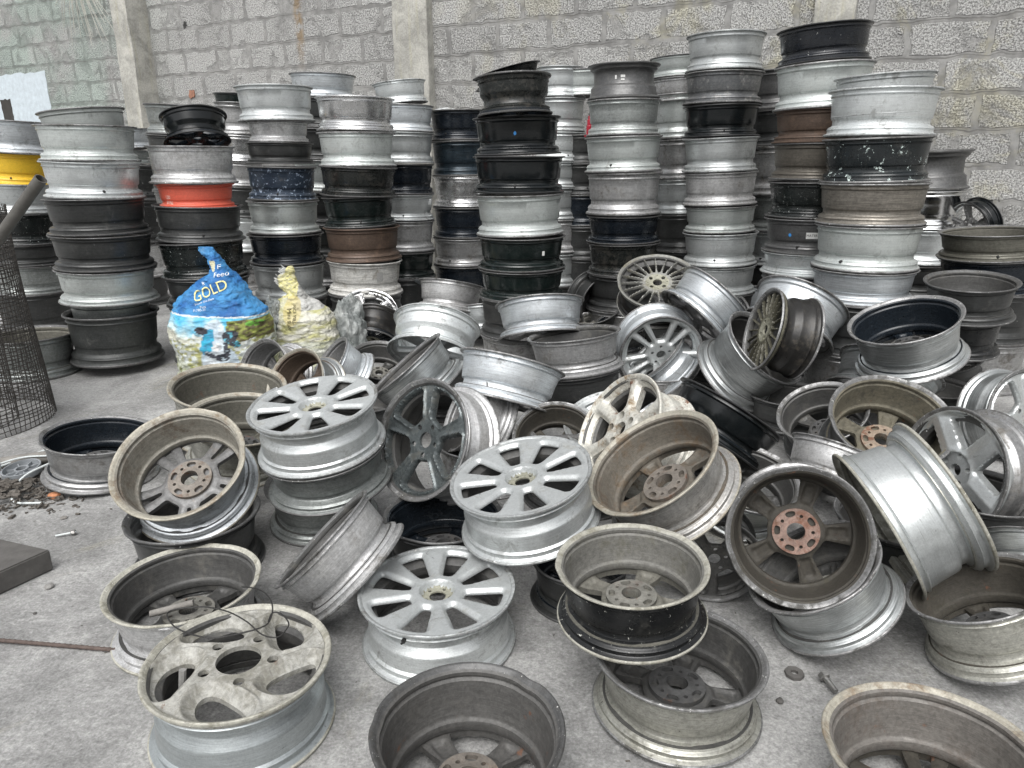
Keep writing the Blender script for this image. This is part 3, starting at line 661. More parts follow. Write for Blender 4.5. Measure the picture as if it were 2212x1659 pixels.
# ------------------------------------------------------------------ wheel rims in the heap
DATA=json.loads(r'''{"rims":[{"id":"R01","c":[-0.591,1.291,0.176],"n":[-0.021,-0.006,-1.0],"R":0.196,"L":0.172,"face":"F5swirl","mat":"tealsil","inn":"dgrey","label":"off-white five-spoke swirl rim lying nearest the camera with a loop of wire on it","ph":20,"hub":"hub_grey","prof":"B","warp":0.004},
{"id":"R02","c":[-0.856,1.62,0.151],"n":[0.002,0.008,-1.0],"R":0.192,"L":0.149,"face":"B5w","mat":"worn","inn":"dgrey","label":"grey rim with chipped pale lip, open side up, right behind the off-white swirl rim","ph":0,"hub":"hub_grey","prof":"A","warp":0.006},
{"id":"R03","c":[-1.014,1.992,0.327],"n":[-0.011,0.574,-0.819],"R":0.2,"L":0.168,"face":"B5t","mat":"silblue","inn":"tan","label":"tan-lipped rim with twin spokes and brown hub, leaning open toward the camera at left","ph":8,"hub":"hub_brown","prof":"A","warp":0.006},
{"id":"R04","c":[-0.973,1.958,0.175],"n":[0.0,0.0,-1.0],"R":0.195,"L":0.175,"face":"B5w","mat":"dal","inn":"dgrey","label":"dark grey rim underneath the tan-lipped leaning rim","ph":0,"hub":"hub_grey","prof":"A","warp":0.006},
{"id":"R05","c":[-1.596,2.577,0.187],"n":[-0.117,-0.005,-0.993],"R":0.205,"L":0.164,"face":"B5w","mat":"alu","inn":"black","label":"grey rim with black inside lying alone on the concrete beside the wire mesh roll","ph":0,"hub":"hub_dark","prof":"A","warp":0.006},
{"id":"R06","c":[-0.517,1.716,0.225],"n":[0.703,-0.078,-0.706],"R":0.172,"L":0.145,"face":"B5w","mat":"worn","inn":"dgrey","label":"battered bare metal rim standing on edge, leaning right of the stack of three","ph":0,"hub":"hub_grey","prof":"A","warp":0.006},
{"id":"R07","c":[-0.615,2.083,0.488],"n":[0.085,0.152,-0.985],"R":0.2,"L":0.156,"face":"F8","mat":"sil","inn":"dgrey","label":"silver eight-spoke rim with a broken edge, topmost on the low stack of three","ph":3,"hub":"hub_grey","prof":"B","warp":0.006},
{"id":"R08","c":[-0.601,2.107,0.331],"n":[0.085,0.152,-0.985],"R":0.2,"L":0.132,"face":null,"mat":"greygreen","inn":"dgrey","label":"dark grey rim in the middle of the low stack under the broken eight-spoke rim","ph":0,"hub":"hub_grey","prof":"A","warp":0.006},
{"id":"R09","c":[-0.651,2.212,0.163],"n":[0.005,0.086,-0.996],"R":0.184,"L":0.147,"face":"B5w","mat":"greygreen","inn":"dgrey","label":"dark rim on the ground at the bottom of the low stack of three","ph":0,"hub":"hub_grey","prof":"A","warp":0.006},
{"id":"R10","c":[-0.294,2.107,0.353],"n":[0.608,0.677,-0.414],"R":0.2,"L":0.164,"face":"F5a","mat":"worn","inn":"dgrey","label":"dark glossy five-spoke rim standing upright facing the camera","ph":-82,"hub":"hub_grey","prof":"B","warp":0.006},
{"id":"R11","c":[0.023,1.795,0.379],"n":[0.193,0.124,-0.973],"R":0.2,"L":0.16,"face":"F8","mat":"sil","inn":"dgrey","label":"clean silver eight-spoke rim lying face up in the middle of the heap","ph":10,"hub":"hub_grey","prof":"B","warp":0.006},
{"id":"R12","c":[-0.192,1.586,0.157],"n":[0.014,0.015,-1.0],"R":0.201,"L":0.153,"face":"F8","mat":"sil","inn":"dgrey","label":"silver eight-spoke rim lying flat on the concrete at the front of the heap","ph":-8,"hub":"hub_grey","prof":"B","warp":0.006},
{"id":"R13","c":[-0.081,1.079,0.189],"n":[-0.023,-0.014,-1.0],"R":0.184,"L":0.184,"face":"B5w","mat":"dal","inn":"rustgrey","label":"deep dented rim with rust-stained inside at the bottom centre","ph":22,"hub":"hub_brown","prof":"A","warp":0.008},
{"id":"R14","c":[0.274,1.435,0.322],"n":[0.046,0.02,-0.999],"R":0.175,"L":0.143,"face":"B5w","mat":"black","inn":"beigegrey","label":"black rim with olive grey inside and open side up, on top of a silver one","ph":10,"hub":"hub_grey","prof":"A","warp":0.006},
{"id":"R15","c":[0.376,1.344,0.15],"n":[-0.009,-0.025,-1.0],"R":0.19,"L":0.145,"face":"B5w","mat":"oliv","inn":"dgrey","label":"olive silver rim on the concrete underneath the black open rim","ph":5,"hub":"hub_dark","prof":"A","warp":0.006},
{"id":"R16","c":[0.72,1.589,0.296],"n":[0.299,0.892,-0.34],"R":0.179,"L":0.161,"face":"B5w","mat":"alu","inn":"rustdark","label":"dark grimy rim with a rusty red hub facing the camera","ph":-70,"hub":"hub_rust","prof":"A","warp":0.006},
{"id":"R17","c":[0.765,1.598,0.213],"n":[0.541,-0.043,-0.84],"R":0.173,"L":0.142,"face":"B5w","mat":"alubright","inn":"dgrey","label":"bare silver rim on the ground propping up the one with the rusty hub","ph":0,"hub":"hub_grey","prof":"A","warp":0.006},
{"id":"R18","c":[0.984,1.726,0.254],"n":[0.855,-0.051,0.516],"R":0.215,"L":0.189,"face":"B5w","mat":"silclean","inn":"oliv","label":"large clean silver rim standing on edge at right, seen from its side","ph":0,"hub":"hub_grey","prof":"A","warp":0.006},
{"id":"R19","c":[0.381,1.817,0.407],"n":[0.554,0.165,-0.816],"R":0.2,"L":0.148,"face":"B5w","mat":"alubrn","inn":"brown","label":"brown dusty rim with open side toward the camera beside the clean eight-spoke rim","ph":40,"hub":"hub_brown","prof":"A","warp":0.006},
{"id":"R20","c":[0.356,2.27,0.334],"n":[0.786,0.303,-0.539],"R":0.2,"L":0.184,"face":"F6","mat":"rustwhite","inn":"dgrey","label":"rust-stained whitish six-spoke rim with big lug holes, standing upright","ph":62,"hub":"hub_grey","prof":"B","warp":0.006},
{"id":"R21","c":[0.161,2.519,0.21],"n":[0.099,0.508,-0.856],"R":0.161,"L":0.148,"face":"B5w","mat":"rustgrey","inn":"rustdark","label":"dark brown open rim behind the clean silver eight-spoke rim","ph":15,"hub":"hub_dark","prof":"A","warp":0.006},
{"id":"R22","c":[-0.196,2.712,0.229],"n":[0.827,0.267,-0.496],"R":0.175,"L":0.154,"face":"B5w","mat":"worn","inn":"alu","label":"worn metal rim on edge between the dark five-spoke rim and the tilted silver one","ph":0,"hub":"hub_grey","prof":"A","warp":0.006},
{"id":"R23","c":[0.003,2.86,0.394],"n":[-0.24,-0.384,-0.892],"R":0.225,"L":0.18,"face":"B5w","mat":"silblue","inn":"grey","label":"silver rim with brown band under its lip, tilted right, mid heap","ph":0,"hub":"hub_grey","prof":"A","warp":0.006},
{"id":"R24","c":[-0.407,3.458,0.254],"n":[0.138,0.634,0.761],"R":0.225,"L":0.184,"face":"F5a","mat":"sil","inn":"sil","label":"bright silver rim tipped so its spoked underside shows, behind the slanted rim","ph":20,"hub":"hub_grey","prof":"B","warp":0.006},
{"id":"R25","c":[-0.876,4.346,0.106],"n":[0.071,0.661,0.747],"R":0.159,"L":0.191,"face":"F20","mat":"brnblack","inn":"black","label":"small dark brown rim tipped over beside the yellowish sack","ph":0,"hub":"hub_grey","prof":"B","warp":0.006},
{"id":"R26","c":[-0.483,3.07,0.326],"n":[0.644,-0.004,-0.765],"R":0.21,"L":0.176,"face":"B5w","mat":"alubright","inn":"dgrey","label":"dull metal rim slanting on edge, its dark flange pointing up right","ph":0,"hub":"hub_grey","prof":"A","warp":0.006},
{"id":"R27","c":[-0.911,3.367,0.234],"n":[0.731,0.307,-0.61],"R":0.167,"L":0.167,"face":"B5w","mat":"silblue","inn":"grey","label":"pale blue-grey rim on edge beside the yellowish sack","ph":0,"hub":"hub_grey","prof":"A","warp":0.006},
{"id":"R28","c":[-0.692,3.598,0.202],"n":[-0.153,0.38,-0.912],"R":0.162,"L":0.149,"face":"B5w","mat":"dal","inn":"dgrey","label":"dark open rim almost hidden beneath the bright tipped silver rim","ph":0,"hub":"hub_grey","prof":"A","warp":0.006},
{"id":"R30","c":[-0.408,4.822,0.392],"n":[-0.126,-0.296,-0.947],"R":0.225,"L":0.194,"face":"B5w","mat":"worn","inn":"grey","label":"worn pale metal rim below the black stack, at the back of the heap","ph":0,"hub":"hub_grey","prof":"A","warp":0.006},
{"id":"R31","c":[-0.763,5.303,0.212],"n":[0.523,0.684,-0.509],"R":0.16,"L":0.147,"face":null,"mat":"silblue","inn":"silblue","label":"smooth blue-grey rim interior showing at the back of the heap","ph":0,"hub":"hub_grey","prof":"A","warp":0.006},
{"id":"R32","c":[-0.928,4.486,0.266],"n":[-0.078,0.628,-0.774],"R":0.198,"L":0.182,"face":"F5a","mat":"chrome","inn":"chrome","label":"chrome spoked rim behind the small dark brown rim","ph":30,"hub":"hub_grey","prof":"B","warp":0.006},
{"id":"R33","c":[-0.207,4.767,0.241],"n":[0.058,-0.344,-0.937],"R":0.182,"L":0.189,"face":"B5w","mat":"alubright","inn":"grey","label":"dull metal rim squeezed between two bright silver rims at the back","ph":0,"hub":"hub_grey","prof":"A","warp":0.006},
{"id":"R34","c":[0.145,3.697,0.481],"n":[0.077,-0.381,-0.921],"R":0.235,"L":0.188,"face":"B5w","mat":"silblue","inn":"grey","label":"pale silver rim tilted left in the heap, right in front of the thin silver stack","ph":0,"hub":"hub_grey","prof":"A","warp":0.006},
{"id":"R35","c":[0.291,3.299,0.414],"n":[0.128,-0.091,-0.988],"R":0.225,"L":0.175,"face":"B5w","mat":"worn","inn":"dgrey","label":"dirty grey rim, open side up, standing level in the centre of the heap","ph":0,"hub":"hub_dark","prof":"A","warp":0.006},
{"id":"R36","c":[0.314,3.282,0.237],"n":[0.128,-0.091,-0.988],"R":0.215,"L":0.181,"face":"B5w","mat":"dal","inn":"dgrey","label":"dark rim directly under the dirty grey level rim in the centre","ph":0,"hub":"hub_grey","prof":"A","warp":0.006},
{"id":"R37","c":[0.739,3.395,0.272],"n":[0.016,0.986,0.168],"R":0.21,"L":0.197,"face":"F10t","mat":"silblue","inn":"sil","label":"silver twin-spoke rim leaning back below the thin-spoked olive rim","ph":12,"hub":"hub_grey","prof":"B","warp":0.006},
{"id":"R38","c":[0.711,3.51,0.243],"n":[0.678,0.002,-0.735],"R":0.197,"L":0.149,"face":"F5a","mat":"silblue","inn":"sil","label":"silver five-spoke rim lying steeply on its side above the rusty white one","ph":-50,"hub":"hub_grey","prof":"B","warp":0.006},
{"id":"R39","c":[0.776,3.79,0.587],"n":[0.099,0.528,-0.843],"R":0.215,"L":0.159,"face":"F20","mat":"brnblack","inn":"dgrey","label":"olive grey rim with twenty thin spokes on top of the heap","ph":4,"hub":"hub_grey","prof":"B","warp":0.006},
{"id":"R40","c":[0.632,4.808,0.25],"n":[-0.516,0.85,0.105],"R":0.2,"L":0.184,"face":"B5w","mat":"dal","inn":"dgrey","label":"dark open rim leaning left of the thin-spoked olive rim","ph":0,"hub":"hub_dark","prof":"A","warp":0.006},
{"id":"R41","c":[0.717,4.529,0.191],"n":[0.061,0.205,-0.977],"R":0.172,"L":0.158,"face":"B5w","mat":"black","inn":"black","label":"small black open rim below the leaning dark one, mostly buried","ph":0,"hub":"hub_grey","prof":"A","warp":0.006},
{"id":"R42","c":[1.039,3.567,0.538],"n":[-0.696,-0.205,-0.689],"R":0.22,"L":0.176,"face":"B5w","mat":"silblue","inn":"grey","label":"blue-silver rim sloping down right, just behind the thin-spoked olive rim","ph":0,"hub":"hub_grey","prof":"A","warp":0.006},
{"id":"R43","c":[1.452,3.52,0.521],"n":[-0.5,-0.4,-0.768],"R":0.235,"L":0.197,"face":"B5w","mat":"silblue","inn":"grey","label":"large silver rim with a valve hole, tilted right behind the black thin-spoked rim","ph":0,"hub":"hub_grey","prof":"A","warp":0.006},
{"id":"R44","c":[1.095,3.059,0.49],"n":[0.968,0.002,-0.251],"R":0.186,"L":0.19,"face":"F20","mat":"brnblack","inn":"dgrey","label":"black rim with thin dark spokes set upright inside a tilted silver rim","ph":3,"hub":"hub_grey","prof":"B","warp":0.006},
{"id":"R45","c":[1.172,3.183,0.379],"n":[-0.494,0.447,-0.746],"R":0.215,"L":0.232,"face":"B5w","mat":"alubright","inn":"dgrey","label":"tilted silver rim cradling the black thin-spoked rim","ph":0,"hub":"hub_grey","prof":"A","warp":0.006},
{"id":"R46","c":[0.804,2.464,0.327],"n":[-0.555,-0.224,-0.801],"R":0.215,"L":0.146,"face":"B5w","mat":"blackgloss","inn":"black","label":"glossy black rim sloping down right beside the tilted silver one","ph":0,"hub":"hub_grey","prof":"A","warp":0.006},
{"id":"R47","c":[1.251,2.715,0.23],"n":[0.399,0.307,-0.864],"R":0.177,"L":0.163,"face":"B5w","mat":"dal","inn":"dgrey","label":"dark open rim with flaking lip left of the big dirt-caked rim","ph":30,"hub":"hub_dark","prof":"A","warp":0.006},
{"id":"R48","c":[1.369,2.413,0.31],"n":[0.094,0.499,-0.861],"R":0.215,"L":0.198,"face":"B5w","mat":"dal","inn":"mud","label":"big dirt-caked open rim with flaking pale lip at the right of the heap","ph":-60,"hub":"hub_rustgrey","prof":"A","warp":0.006},
{"id":"R49","c":[1.166,2.356,0.21],"n":[-0.392,-0.364,-0.845],"R":0.165,"L":0.145,"face":"B5w","mat":"worn","inn":"grey","label":"scuffed grey rim tilted in front of the dark open rim with flaking lip","ph":0,"hub":"hub_grey","prof":"A","warp":0.006},
{"id":"R50","c":[1.492,2.233,0.19],"n":[0.959,0.241,-0.147],"R":0.215,"L":0.146,"face":"F5b","mat":"alu","inn":"dgrey","label":"silver rim with five big twisted blade spokes at the right edge","ph":-20,"hub":"hub_grey","prof":"B","warp":0.006},
{"id":"R51","c":[2.164,2.777,0.173],"n":[-0.154,0.94,-0.304],"R":0.215,"L":0.181,"face":"F5a","mat":"alubright","inn":"dgrey","label":"silver rim cut by the right edge above the twisted-blade rim","ph":36,"hub":"hub_grey","prof":"B","warp":0.006},
{"id":"R52","c":[2.169,3.357,0.655],"n":[0.089,0.09,-0.992],"R":0.2,"L":0.168,"face":"B5w","mat":"dal","inn":"dgrey","label":"wide dark grey rim, open side up, on a short stack at the right edge","ph":0,"hub":"hub_dark","prof":"A","warp":0.006},
{"id":"R52b","c":[2.184,3.373,0.486],"n":[0.089,0.09,-0.992],"R":0.165,"L":0.181,"face":null,"mat":"blacktag","inn":"black","label":"black rim with a torn blue and white sticker under the wide dark grey rim","ph":0,"hub":"hub_grey","prof":"A","warp":0.006},
{"id":"R53","c":[1.607,2.868,0.578],"n":[0.358,0.112,-0.927],"R":0.215,"L":0.194,"face":"B5w","mat":"alubright","inn":"blackin","label":"silver rim with glossy black inside, open side up, at the right of the heap","ph":0,"hub":"hub_dark","prof":"A","warp":0.006},
{"id":"R54","c":[2.278,3.61,0.267],"n":[0.309,0.453,-0.837],"R":0.182,"L":0.2,"face":"B5w","mat":"dal","inn":"dgrey","label":"dull dark rim mostly hidden behind the rim with glossy black inside","ph":0,"hub":"hub_dark","prof":"A","warp":0.006},
{"id":"R55","c":[1.694,3.064,0.307],"n":[-0.47,-0.376,-0.798],"R":0.225,"L":0.171,"face":"B5w","mat":"alubright","inn":"grey","label":"shiny metal rim tilted right below the rim with glossy black inside","ph":0,"hub":"hub_grey","prof":"A","warp":0.006},
{"id":"R56","c":[1.69,3.759,0.287],"n":[0.814,-0.292,-0.502],"R":0.22,"L":0.158,"face":"B5w","mat":"silblue","inn":"grey","label":"scratched blue-silver rim on edge right of the black thin-spoked rim","ph":0,"hub":"hub_grey","prof":"A","warp":0.006},
{"id":"R57","c":[2.462,5.058,0.169],"n":[0.959,-0.19,0.209],"R":0.173,"L":0.156,"face":"B5w","mat":"sil","inn":"grey","label":"small pale rim on edge in front of the tallest right-hand stack","ph":0,"hub":"hub_grey","prof":"A","warp":0.006},
{"id":"R58","c":[2.678,4.759,0.274],"n":[-0.523,0.458,-0.719],"R":0.194,"L":0.194,"face":"B5w","mat":"alutag","inn":"grey","label":"grey rim on edge carrying a white printed sticker","ph":0,"hub":"hub_grey","prof":"A","warp":0.006},
{"id":"R59","c":[1.143,4.229,0.175],"n":[0.97,0.037,0.242],"R":0.18,"L":0.288,"face":"B5w","mat":"black","inn":"black","label":"dark narrow rim lying sideways between silver rims at centre right","ph":0,"hub":"hub_grey","prof":"A","warp":0.006},
{"id":"R60","c":[0.381,2.657,0.223],"n":[0.223,0.295,-0.929],"R":0.182,"L":0.167,"face":"F10t","mat":"sil","inn":"silclean","label":"pale spoked rim mostly hidden behind the rusty white rim","ph":0,"hub":"hub_grey","prof":"B","warp":0.006},
{"id":"R61","c":[0.565,1.741,0.13],"n":[0.138,0.99,0.016],"R":0.13,"L":0.119,"face":"F5a","mat":"dal","inn":"dgrey","label":"dark spoked rim in the gap behind the black open rim","ph":18,"hub":"hub_grey","prof":"B","warp":0.006},
{"id":"R62","c":[0.196,1.772,0.133],"n":[0.0,0.0,-1.0],"R":0.144,"L":0.133,"face":"B5w","mat":"dal","inn":"black","label":"dark rim on the ground half hidden left of the black open rim","ph":0,"hub":"hub_grey","prof":"A","warp":0.006},
{"id":"R63","c":[-0.212,1.963,0.168],"n":[0.0,0.0,-1.0],"R":0.183,"L":0.168,"face":"B5w","mat":"dal","inn":"black","label":"black-inside rim on the ground below the upright dark five-spoke rim","ph":0,"hub":"hub_dark","prof":"A","warp":0.006},
{"id":"R64","c":[-1.237,2.966,0.263],"n":[-0.123,0.109,-0.986],"R":0.245,"L":0.226,"face":"B5w","mat":"oliv","inn":"olivdark","label":"wide olive brown open rim on the ground in front of the blue sack","ph":0,"hub":"hub_dark","prof":"A","warp":0.006},
{"id":"R65","c":[-0.99,2.446,0.302],"n":[-0.147,0.137,-0.98],"R":0.2,"L":0.184,"face":"B5w","mat":"oliv","inn":"olivdark","label":"olive brown open rim just behind the tan-lipped leaning rim","ph":0,"hub":"hub_dark","prof":"A","warp":0.006},
{"id":"R66","c":[-0.985,3.069,0.23],"n":[0.477,0.729,-0.492],"R":0.174,"L":0.16,"face":"B5w","mat":"alubright","inn":"rustbrown","label":"rim with dark brown inside standing behind the broken eight-spoke rim","ph":0,"hub":"hub_dark","prof":"A","warp":0.006},
{"id":"R67","c":[-1.206,3.301,0.215],"n":[0.491,0.802,-0.341],"R":0.168,"L":0.168,"face":"B5w","mat":"worn","inn":"grey","label":"grey rim standing on edge against the blue sack","ph":0,"hub":"hub_dark","prof":"A","warp":0.006},
{"id":"R68","c":[-2.799,4.034,0.236],"n":[0.0,0.0,-1.0],"R":0.236,"L":0.236,"face":"B5w","mat":"greygreen","inn":"olivdark","label":"grey rim on the ground behind the wire mesh roll","ph":0,"hub":"hub_grey","prof":"A","warp":0.006},
{"id":"R69","c":[-3.557,5.715,0.249],"n":[-0.576,0.432,-0.695],"R":0.176,"L":0.176,"face":null,"mat":"worn","inn":"grey","label":"tilted rim with a bright white lip leaning behind the big left stack","ph":0,"hub":"hub_grey","prof":"A","warp":0.006},
{"id":"R71","c":[0.761,1.031,0.187],"n":[0.055,-0.066,-0.996],"R":0.186,"L":0.171,"face":"B5t","mat":"alubrn","inn":"brownrust","label":"deep brown-lipped rim cut by the bottom right corner","ph":10,"hub":"hub_brown","prof":"A","warp":0.006},
{"id":"R72","c":[1.122,1.502,0.216],"n":[0.393,-0.183,-0.901],"R":0.16,"L":0.163,"face":"B5w","mat":"oliv","inn":"rustdark","label":"olive rim with oily dark inside on the ground at the right edge","ph":0,"hub":"hub_dark","prof":"A","warp":0.006},
{"id":"R73","c":[1.48,1.791,0.166],"n":[-0.29,-0.59,-0.754],"R":0.14,"L":0.098,"face":"B5w","mat":"alubright","inn":"grey","label":"shiny rim with a black lip wedged at the right edge above the olive one","ph":0,"hub":"hub_grey","prof":"A","warp":0.006},
{"id":"R76","c":[0.505,4.692,0.274],"n":[0.126,0.375,-0.918],"R":0.221,"L":0.203,"face":"B5w","mat":"dal","inn":"dgrey","label":"dark rim peeking out behind the heap under the thin silver stack","ph":0,"hub":"hub_grey","prof":"A","warp":0.006},
{"id":"R77","c":[1.72,5.216,0.296],"n":[-0.026,-0.248,-0.968],"R":0.243,"L":0.243,"face":"B5w","mat":"silblue","inn":"grey","label":"pale rim half hidden between two stacks behind the sloping blue-silver rim","ph":0,"hub":"hub_grey","prof":"A","warp":0.006},
{"id":"R78","c":[0.795,2.162,0.194],"n":[-0.036,0.366,-0.93],"R":0.159,"L":0.146,"face":"B5w","mat":"alubright","inn":"dgrey","label":"silver rim mostly hidden behind the brown dusty rim","ph":0,"hub":"hub_grey","prof":"A","warp":0.006},
{"id":"RC","c":[-1.827,4.381,1.29],"n":[-0.172,0.265,0.949],"R":0.185,"L":0.155,"face":"F5a","mat":"blackgloss","inn":"black","label":"glossy black rim tipped on top of the stack with the orange rim","ph":10,"hub":"hub_grey","prof":"B","warp":0.006},
{"id":"RH","c":[0.015,4.013,1.418],"n":[-0.048,0.049,0.998],"R":0.2,"L":0.192,"face":"F5a","mat":"blackdirt","inn":"black","label":"scuffed black rim tipped on top of the tall black stack","ph":0,"hub":"hub_grey","prof":"B","warp":0.006},
{"id":"RH2","c":[-0.031,4.208,1.659],"n":[0.252,-0.003,-0.968],"R":0.19,"L":0.061,"face":null,"mat":"blackdirt","inn":"black","label":"broken black rim section on the very top of the tall black stack","ph":0,"hub":"hub_grey","prof":"A","warp":0.006},
{"id":"RG","c":[-0.521,6.115,1.514],"n":[-0.087,0.573,-0.815],"R":0.163,"L":0.065,"face":"F5b","mat":"nobarrel","inn":"silclean","label":"broken pale spoked wheel piece lying on top of the dark blue stack","ph":30,"hub":"hub_grey","prof":"B","warp":0.006},
{"id":"RX","c":[2.712,4.334,0.809],"n":[0.936,0.217,0.277],"R":0.16,"L":0.096,"face":"F5a","mat":"blackgloss","inn":"silclean","label":"black and silver spoked wheel face leaning on the wall at right","ph":0,"hub":"hub_grey","prof":"B","warp":0.006},
{"id":"Z00","c":[0.087,4.51,0.171],"n":[0.0,0.0,-1.0],"R":0.203,"L":0.171,"face":"B5w","mat":"dal","inn":"dgrey","label":"dark rim on the ground beneath the pale silver rim tilted left","ph":0,"hub":"hub_dark","prof":"A","warp":0.006},
{"id":"Z01","c":[-0.323,3.389,0.17],"n":[0.0,0.0,-1.0],"R":0.202,"L":0.17,"face":"B5w","mat":"dal","inn":"dgrey","label":"dark rim on the ground underneath the slanting rim with its flange up","ph":17,"hub":"hub_dark","prof":"A","warp":0.006},
{"id":"Z02","c":[0.744,3.515,0.169],"n":[0.0,0.0,-1.0],"R":0.201,"L":0.169,"face":"B5w","mat":"alu","inn":"dgrey","label":"dull rim on the ground beneath the silver twin-spoke rim","ph":34,"hub":"hub_dark","prof":"A","warp":0.006},
{"id":"Z03","c":[1.168,3.838,0.167],"n":[0.0,0.0,-1.0],"R":0.199,"L":0.167,"face":"B5w","mat":"dal","inn":"dgrey","label":"dark rim on the ground behind the tilted silver rim that cradles another","ph":51,"hub":"hub_dark","prof":"A","warp":0.006},
{"id":"Z04","c":[1.293,3.145,0.166],"n":[0.0,0.0,-1.0],"R":0.198,"L":0.166,"face":"B5w","mat":"dal","inn":"dgrey","label":"dark rim on the ground under the upright black thin-spoked rim","ph":68,"hub":"hub_dark","prof":"A","warp":0.006},
{"id":"Z05","c":[1.602,2.818,0.167],"n":[0.0,0.0,-1.0],"R":0.199,"L":0.167,"face":"B5w","mat":"alu","inn":"dgrey","label":"dull rim on the ground underneath the shiny rim tilted right","ph":85,"hub":"hub_dark","prof":"A","warp":0.006},
{"id":"Z06","c":[2.011,3.267,0.167],"n":[0.0,0.0,-1.0],"R":0.199,"L":0.167,"face":"B5w","mat":"dal","inn":"dgrey","label":"dark rim on the ground underneath the silver rim with black inside","ph":102,"hub":"hub_dark","prof":"A","warp":0.006},
{"id":"Z07","c":[0.664,2.413,0.169],"n":[0.0,0.0,-1.0],"R":0.201,"L":0.169,"face":"B5w","mat":"dal","inn":"dgrey","label":"dark rim on the ground underneath the glossy black sloping rim","ph":119,"hub":"hub_dark","prof":"A","warp":0.006},
{"id":"Z08","c":[0.242,2.411,0.17],"n":[0.0,0.0,-1.0],"R":0.202,"L":0.17,"face":"B5w","mat":"dal","inn":"dgrey","label":"dark rim on the ground behind the brown dusty rim","ph":136,"hub":"hub_dark","prof":"A","warp":0.006},
{"id":"Z09","c":[-0.1,2.571,0.168],"n":[0.0,0.0,-1.0],"R":0.2,"L":0.168,"face":"B5w","mat":"alu","inn":"dgrey","label":"dull rim on the ground behind the clean eight-spoke rim","ph":153,"hub":"hub_dark","prof":"A","warp":0.006},
{"id":"Z10","c":[1.861,3.774,0.168],"n":[0.0,0.0,-1.0],"R":0.2,"L":0.168,"face":"B5w","mat":"dal","inn":"dgrey","label":"dark rim on the ground behind the scratched blue-silver one","ph":170,"hub":"hub_dark","prof":"A","warp":0.006},
{"id":"Z11","c":[-0.681,3.063,0.171],"n":[0.0,0.0,-1.0],"R":0.204,"L":0.171,"face":"B5w","mat":"dal","inn":"dgrey","label":"dark rim on the ground right behind the broken eight-spoke rim","ph":187,"hub":"hub_dark","prof":"A","warp":0.006},
{"id":"Z12","c":[1.191,1.947,0.167],"n":[0.0,0.0,-1.0],"R":0.199,"L":0.167,"face":"B5w","mat":"dal","inn":"dgrey","label":"dark rim on the ground hidden behind the large clean silver rim on edge","ph":204,"hub":"hub_dark","prof":"A","warp":0.006},
{"id":"Z13","c":[0.947,4.714,0.172],"n":[0.0,0.0,-1.0],"R":0.205,"L":0.172,"face":"B5w","mat":"dal","inn":"dgrey","label":"dark rim on the ground underneath the olive thin-spoked rim","ph":221,"hub":"hub_dark","prof":"A","warp":0.006},
{"id":"Z14","c":[1.535,2.137,0.166],"n":[0.0,0.0,-1.0],"R":0.197,"L":0.166,"face":"B5w","mat":"dal","inn":"dgrey","label":"dark rim on the ground beneath the twisted-blade wheel","ph":238,"hub":"hub_dark","prof":"A","warp":0.006},
{"id":"Z15","c":[1.696,4.719,0.171],"n":[0.0,0.0,-1.0],"R":0.203,"L":0.171,"face":"B5w","mat":"dal","inn":"dgrey","label":"dark rim on the ground in front of the tall whitish-topped stack","ph":255,"hub":"hub_dark","prof":"A","warp":0.006}],"stk":[{"s":"A","i":0,"c":[-3.399,5.17,1.452],"n":[-0.064,0.0,-0.998],"R":0.249,"L":0.21,"mat":"silblue","ex":{}},
{"s":"A","i":1,"c":[-3.426,5.17,1.241],"n":[-0.064,0.0,-0.998],"R":0.232,"L":0.199,"mat":"yellow","ex":{}},
{"s":"A","i":2,"c":[-3.452,5.17,1.041],"n":[-0.034,0.0,-0.999],"R":0.249,"L":0.193,"mat":"sil","ex":{}},
{"s":"A","i":3,"c":[-3.465,5.17,0.846],"n":[-0.033,0.0,-1.0],"R":0.25,"L":0.21,"mat":"blackscr","ex":{}},
{"s":"A","i":4,"c":[-3.479,5.17,0.634],"n":[-0.033,0.0,-1.0],"R":0.251,"L":0.142,"mat":"dal","ex":{}},
{"s":"A","i":5,"c":[-3.489,5.17,0.489],"n":[-0.041,0.0,-0.999],"R":0.252,"L":0.2,"mat":"greygreen","ex":{}},
{"s":"A","i":6,"c":[-3.497,5.17,0.289],"n":[0,0,-1.0],"R":0.252,"L":0.289,"mat":"dal","ex":{},"hid":1},
{"s":"B","i":0,"c":[-2.356,4.163,1.453],"n":[0.1,0.02,-0.995],"R":0.218,"L":0.183,"mat":"silgreen","ex":{}},
{"s":"B","i":1,"c":[-2.343,4.163,1.375],"n":[-0.011,0.0,-1.0],"R":0.252,"L":0.185,"mat":"silgreen","ex":{}},
{"s":"B","i":2,"c":[-2.347,4.163,1.186],"n":[-0.03,0.0,-1.0],"R":0.254,"L":0.188,"mat":"sil","ex":{}},
{"s":"B","i":3,"c":[-2.358,4.163,0.994],"n":[0.007,0.0,-1.0],"R":0.265,"L":0.193,"mat":"dal","ex":{}},
{"s":"B","i":4,"c":[-2.356,4.163,0.796],"n":[-0.019,0.0,-1.0],"R":0.269,"L":0.189,"mat":"dal","ex":{}},
{"s":"B","i":5,"c":[-2.363,4.163,0.601],"n":[-0.024,0.0,-1.0],"R":0.266,"L":0.188,"mat":"silgreen","ex":{}},
{"s":"B","i":6,"c":[-2.372,4.163,0.413],"n":[-0.019,0.0,-1.0],"R":0.222,"L":0.176,"mat":"greygreen","ex":{}},
{"s":"B","i":7,"c":[-2.375,4.163,0.346],"n":[-0.016,0.0,-1.0],"R":0.255,"L":0.288,"mat":"dalg","ex":{"open":1}},
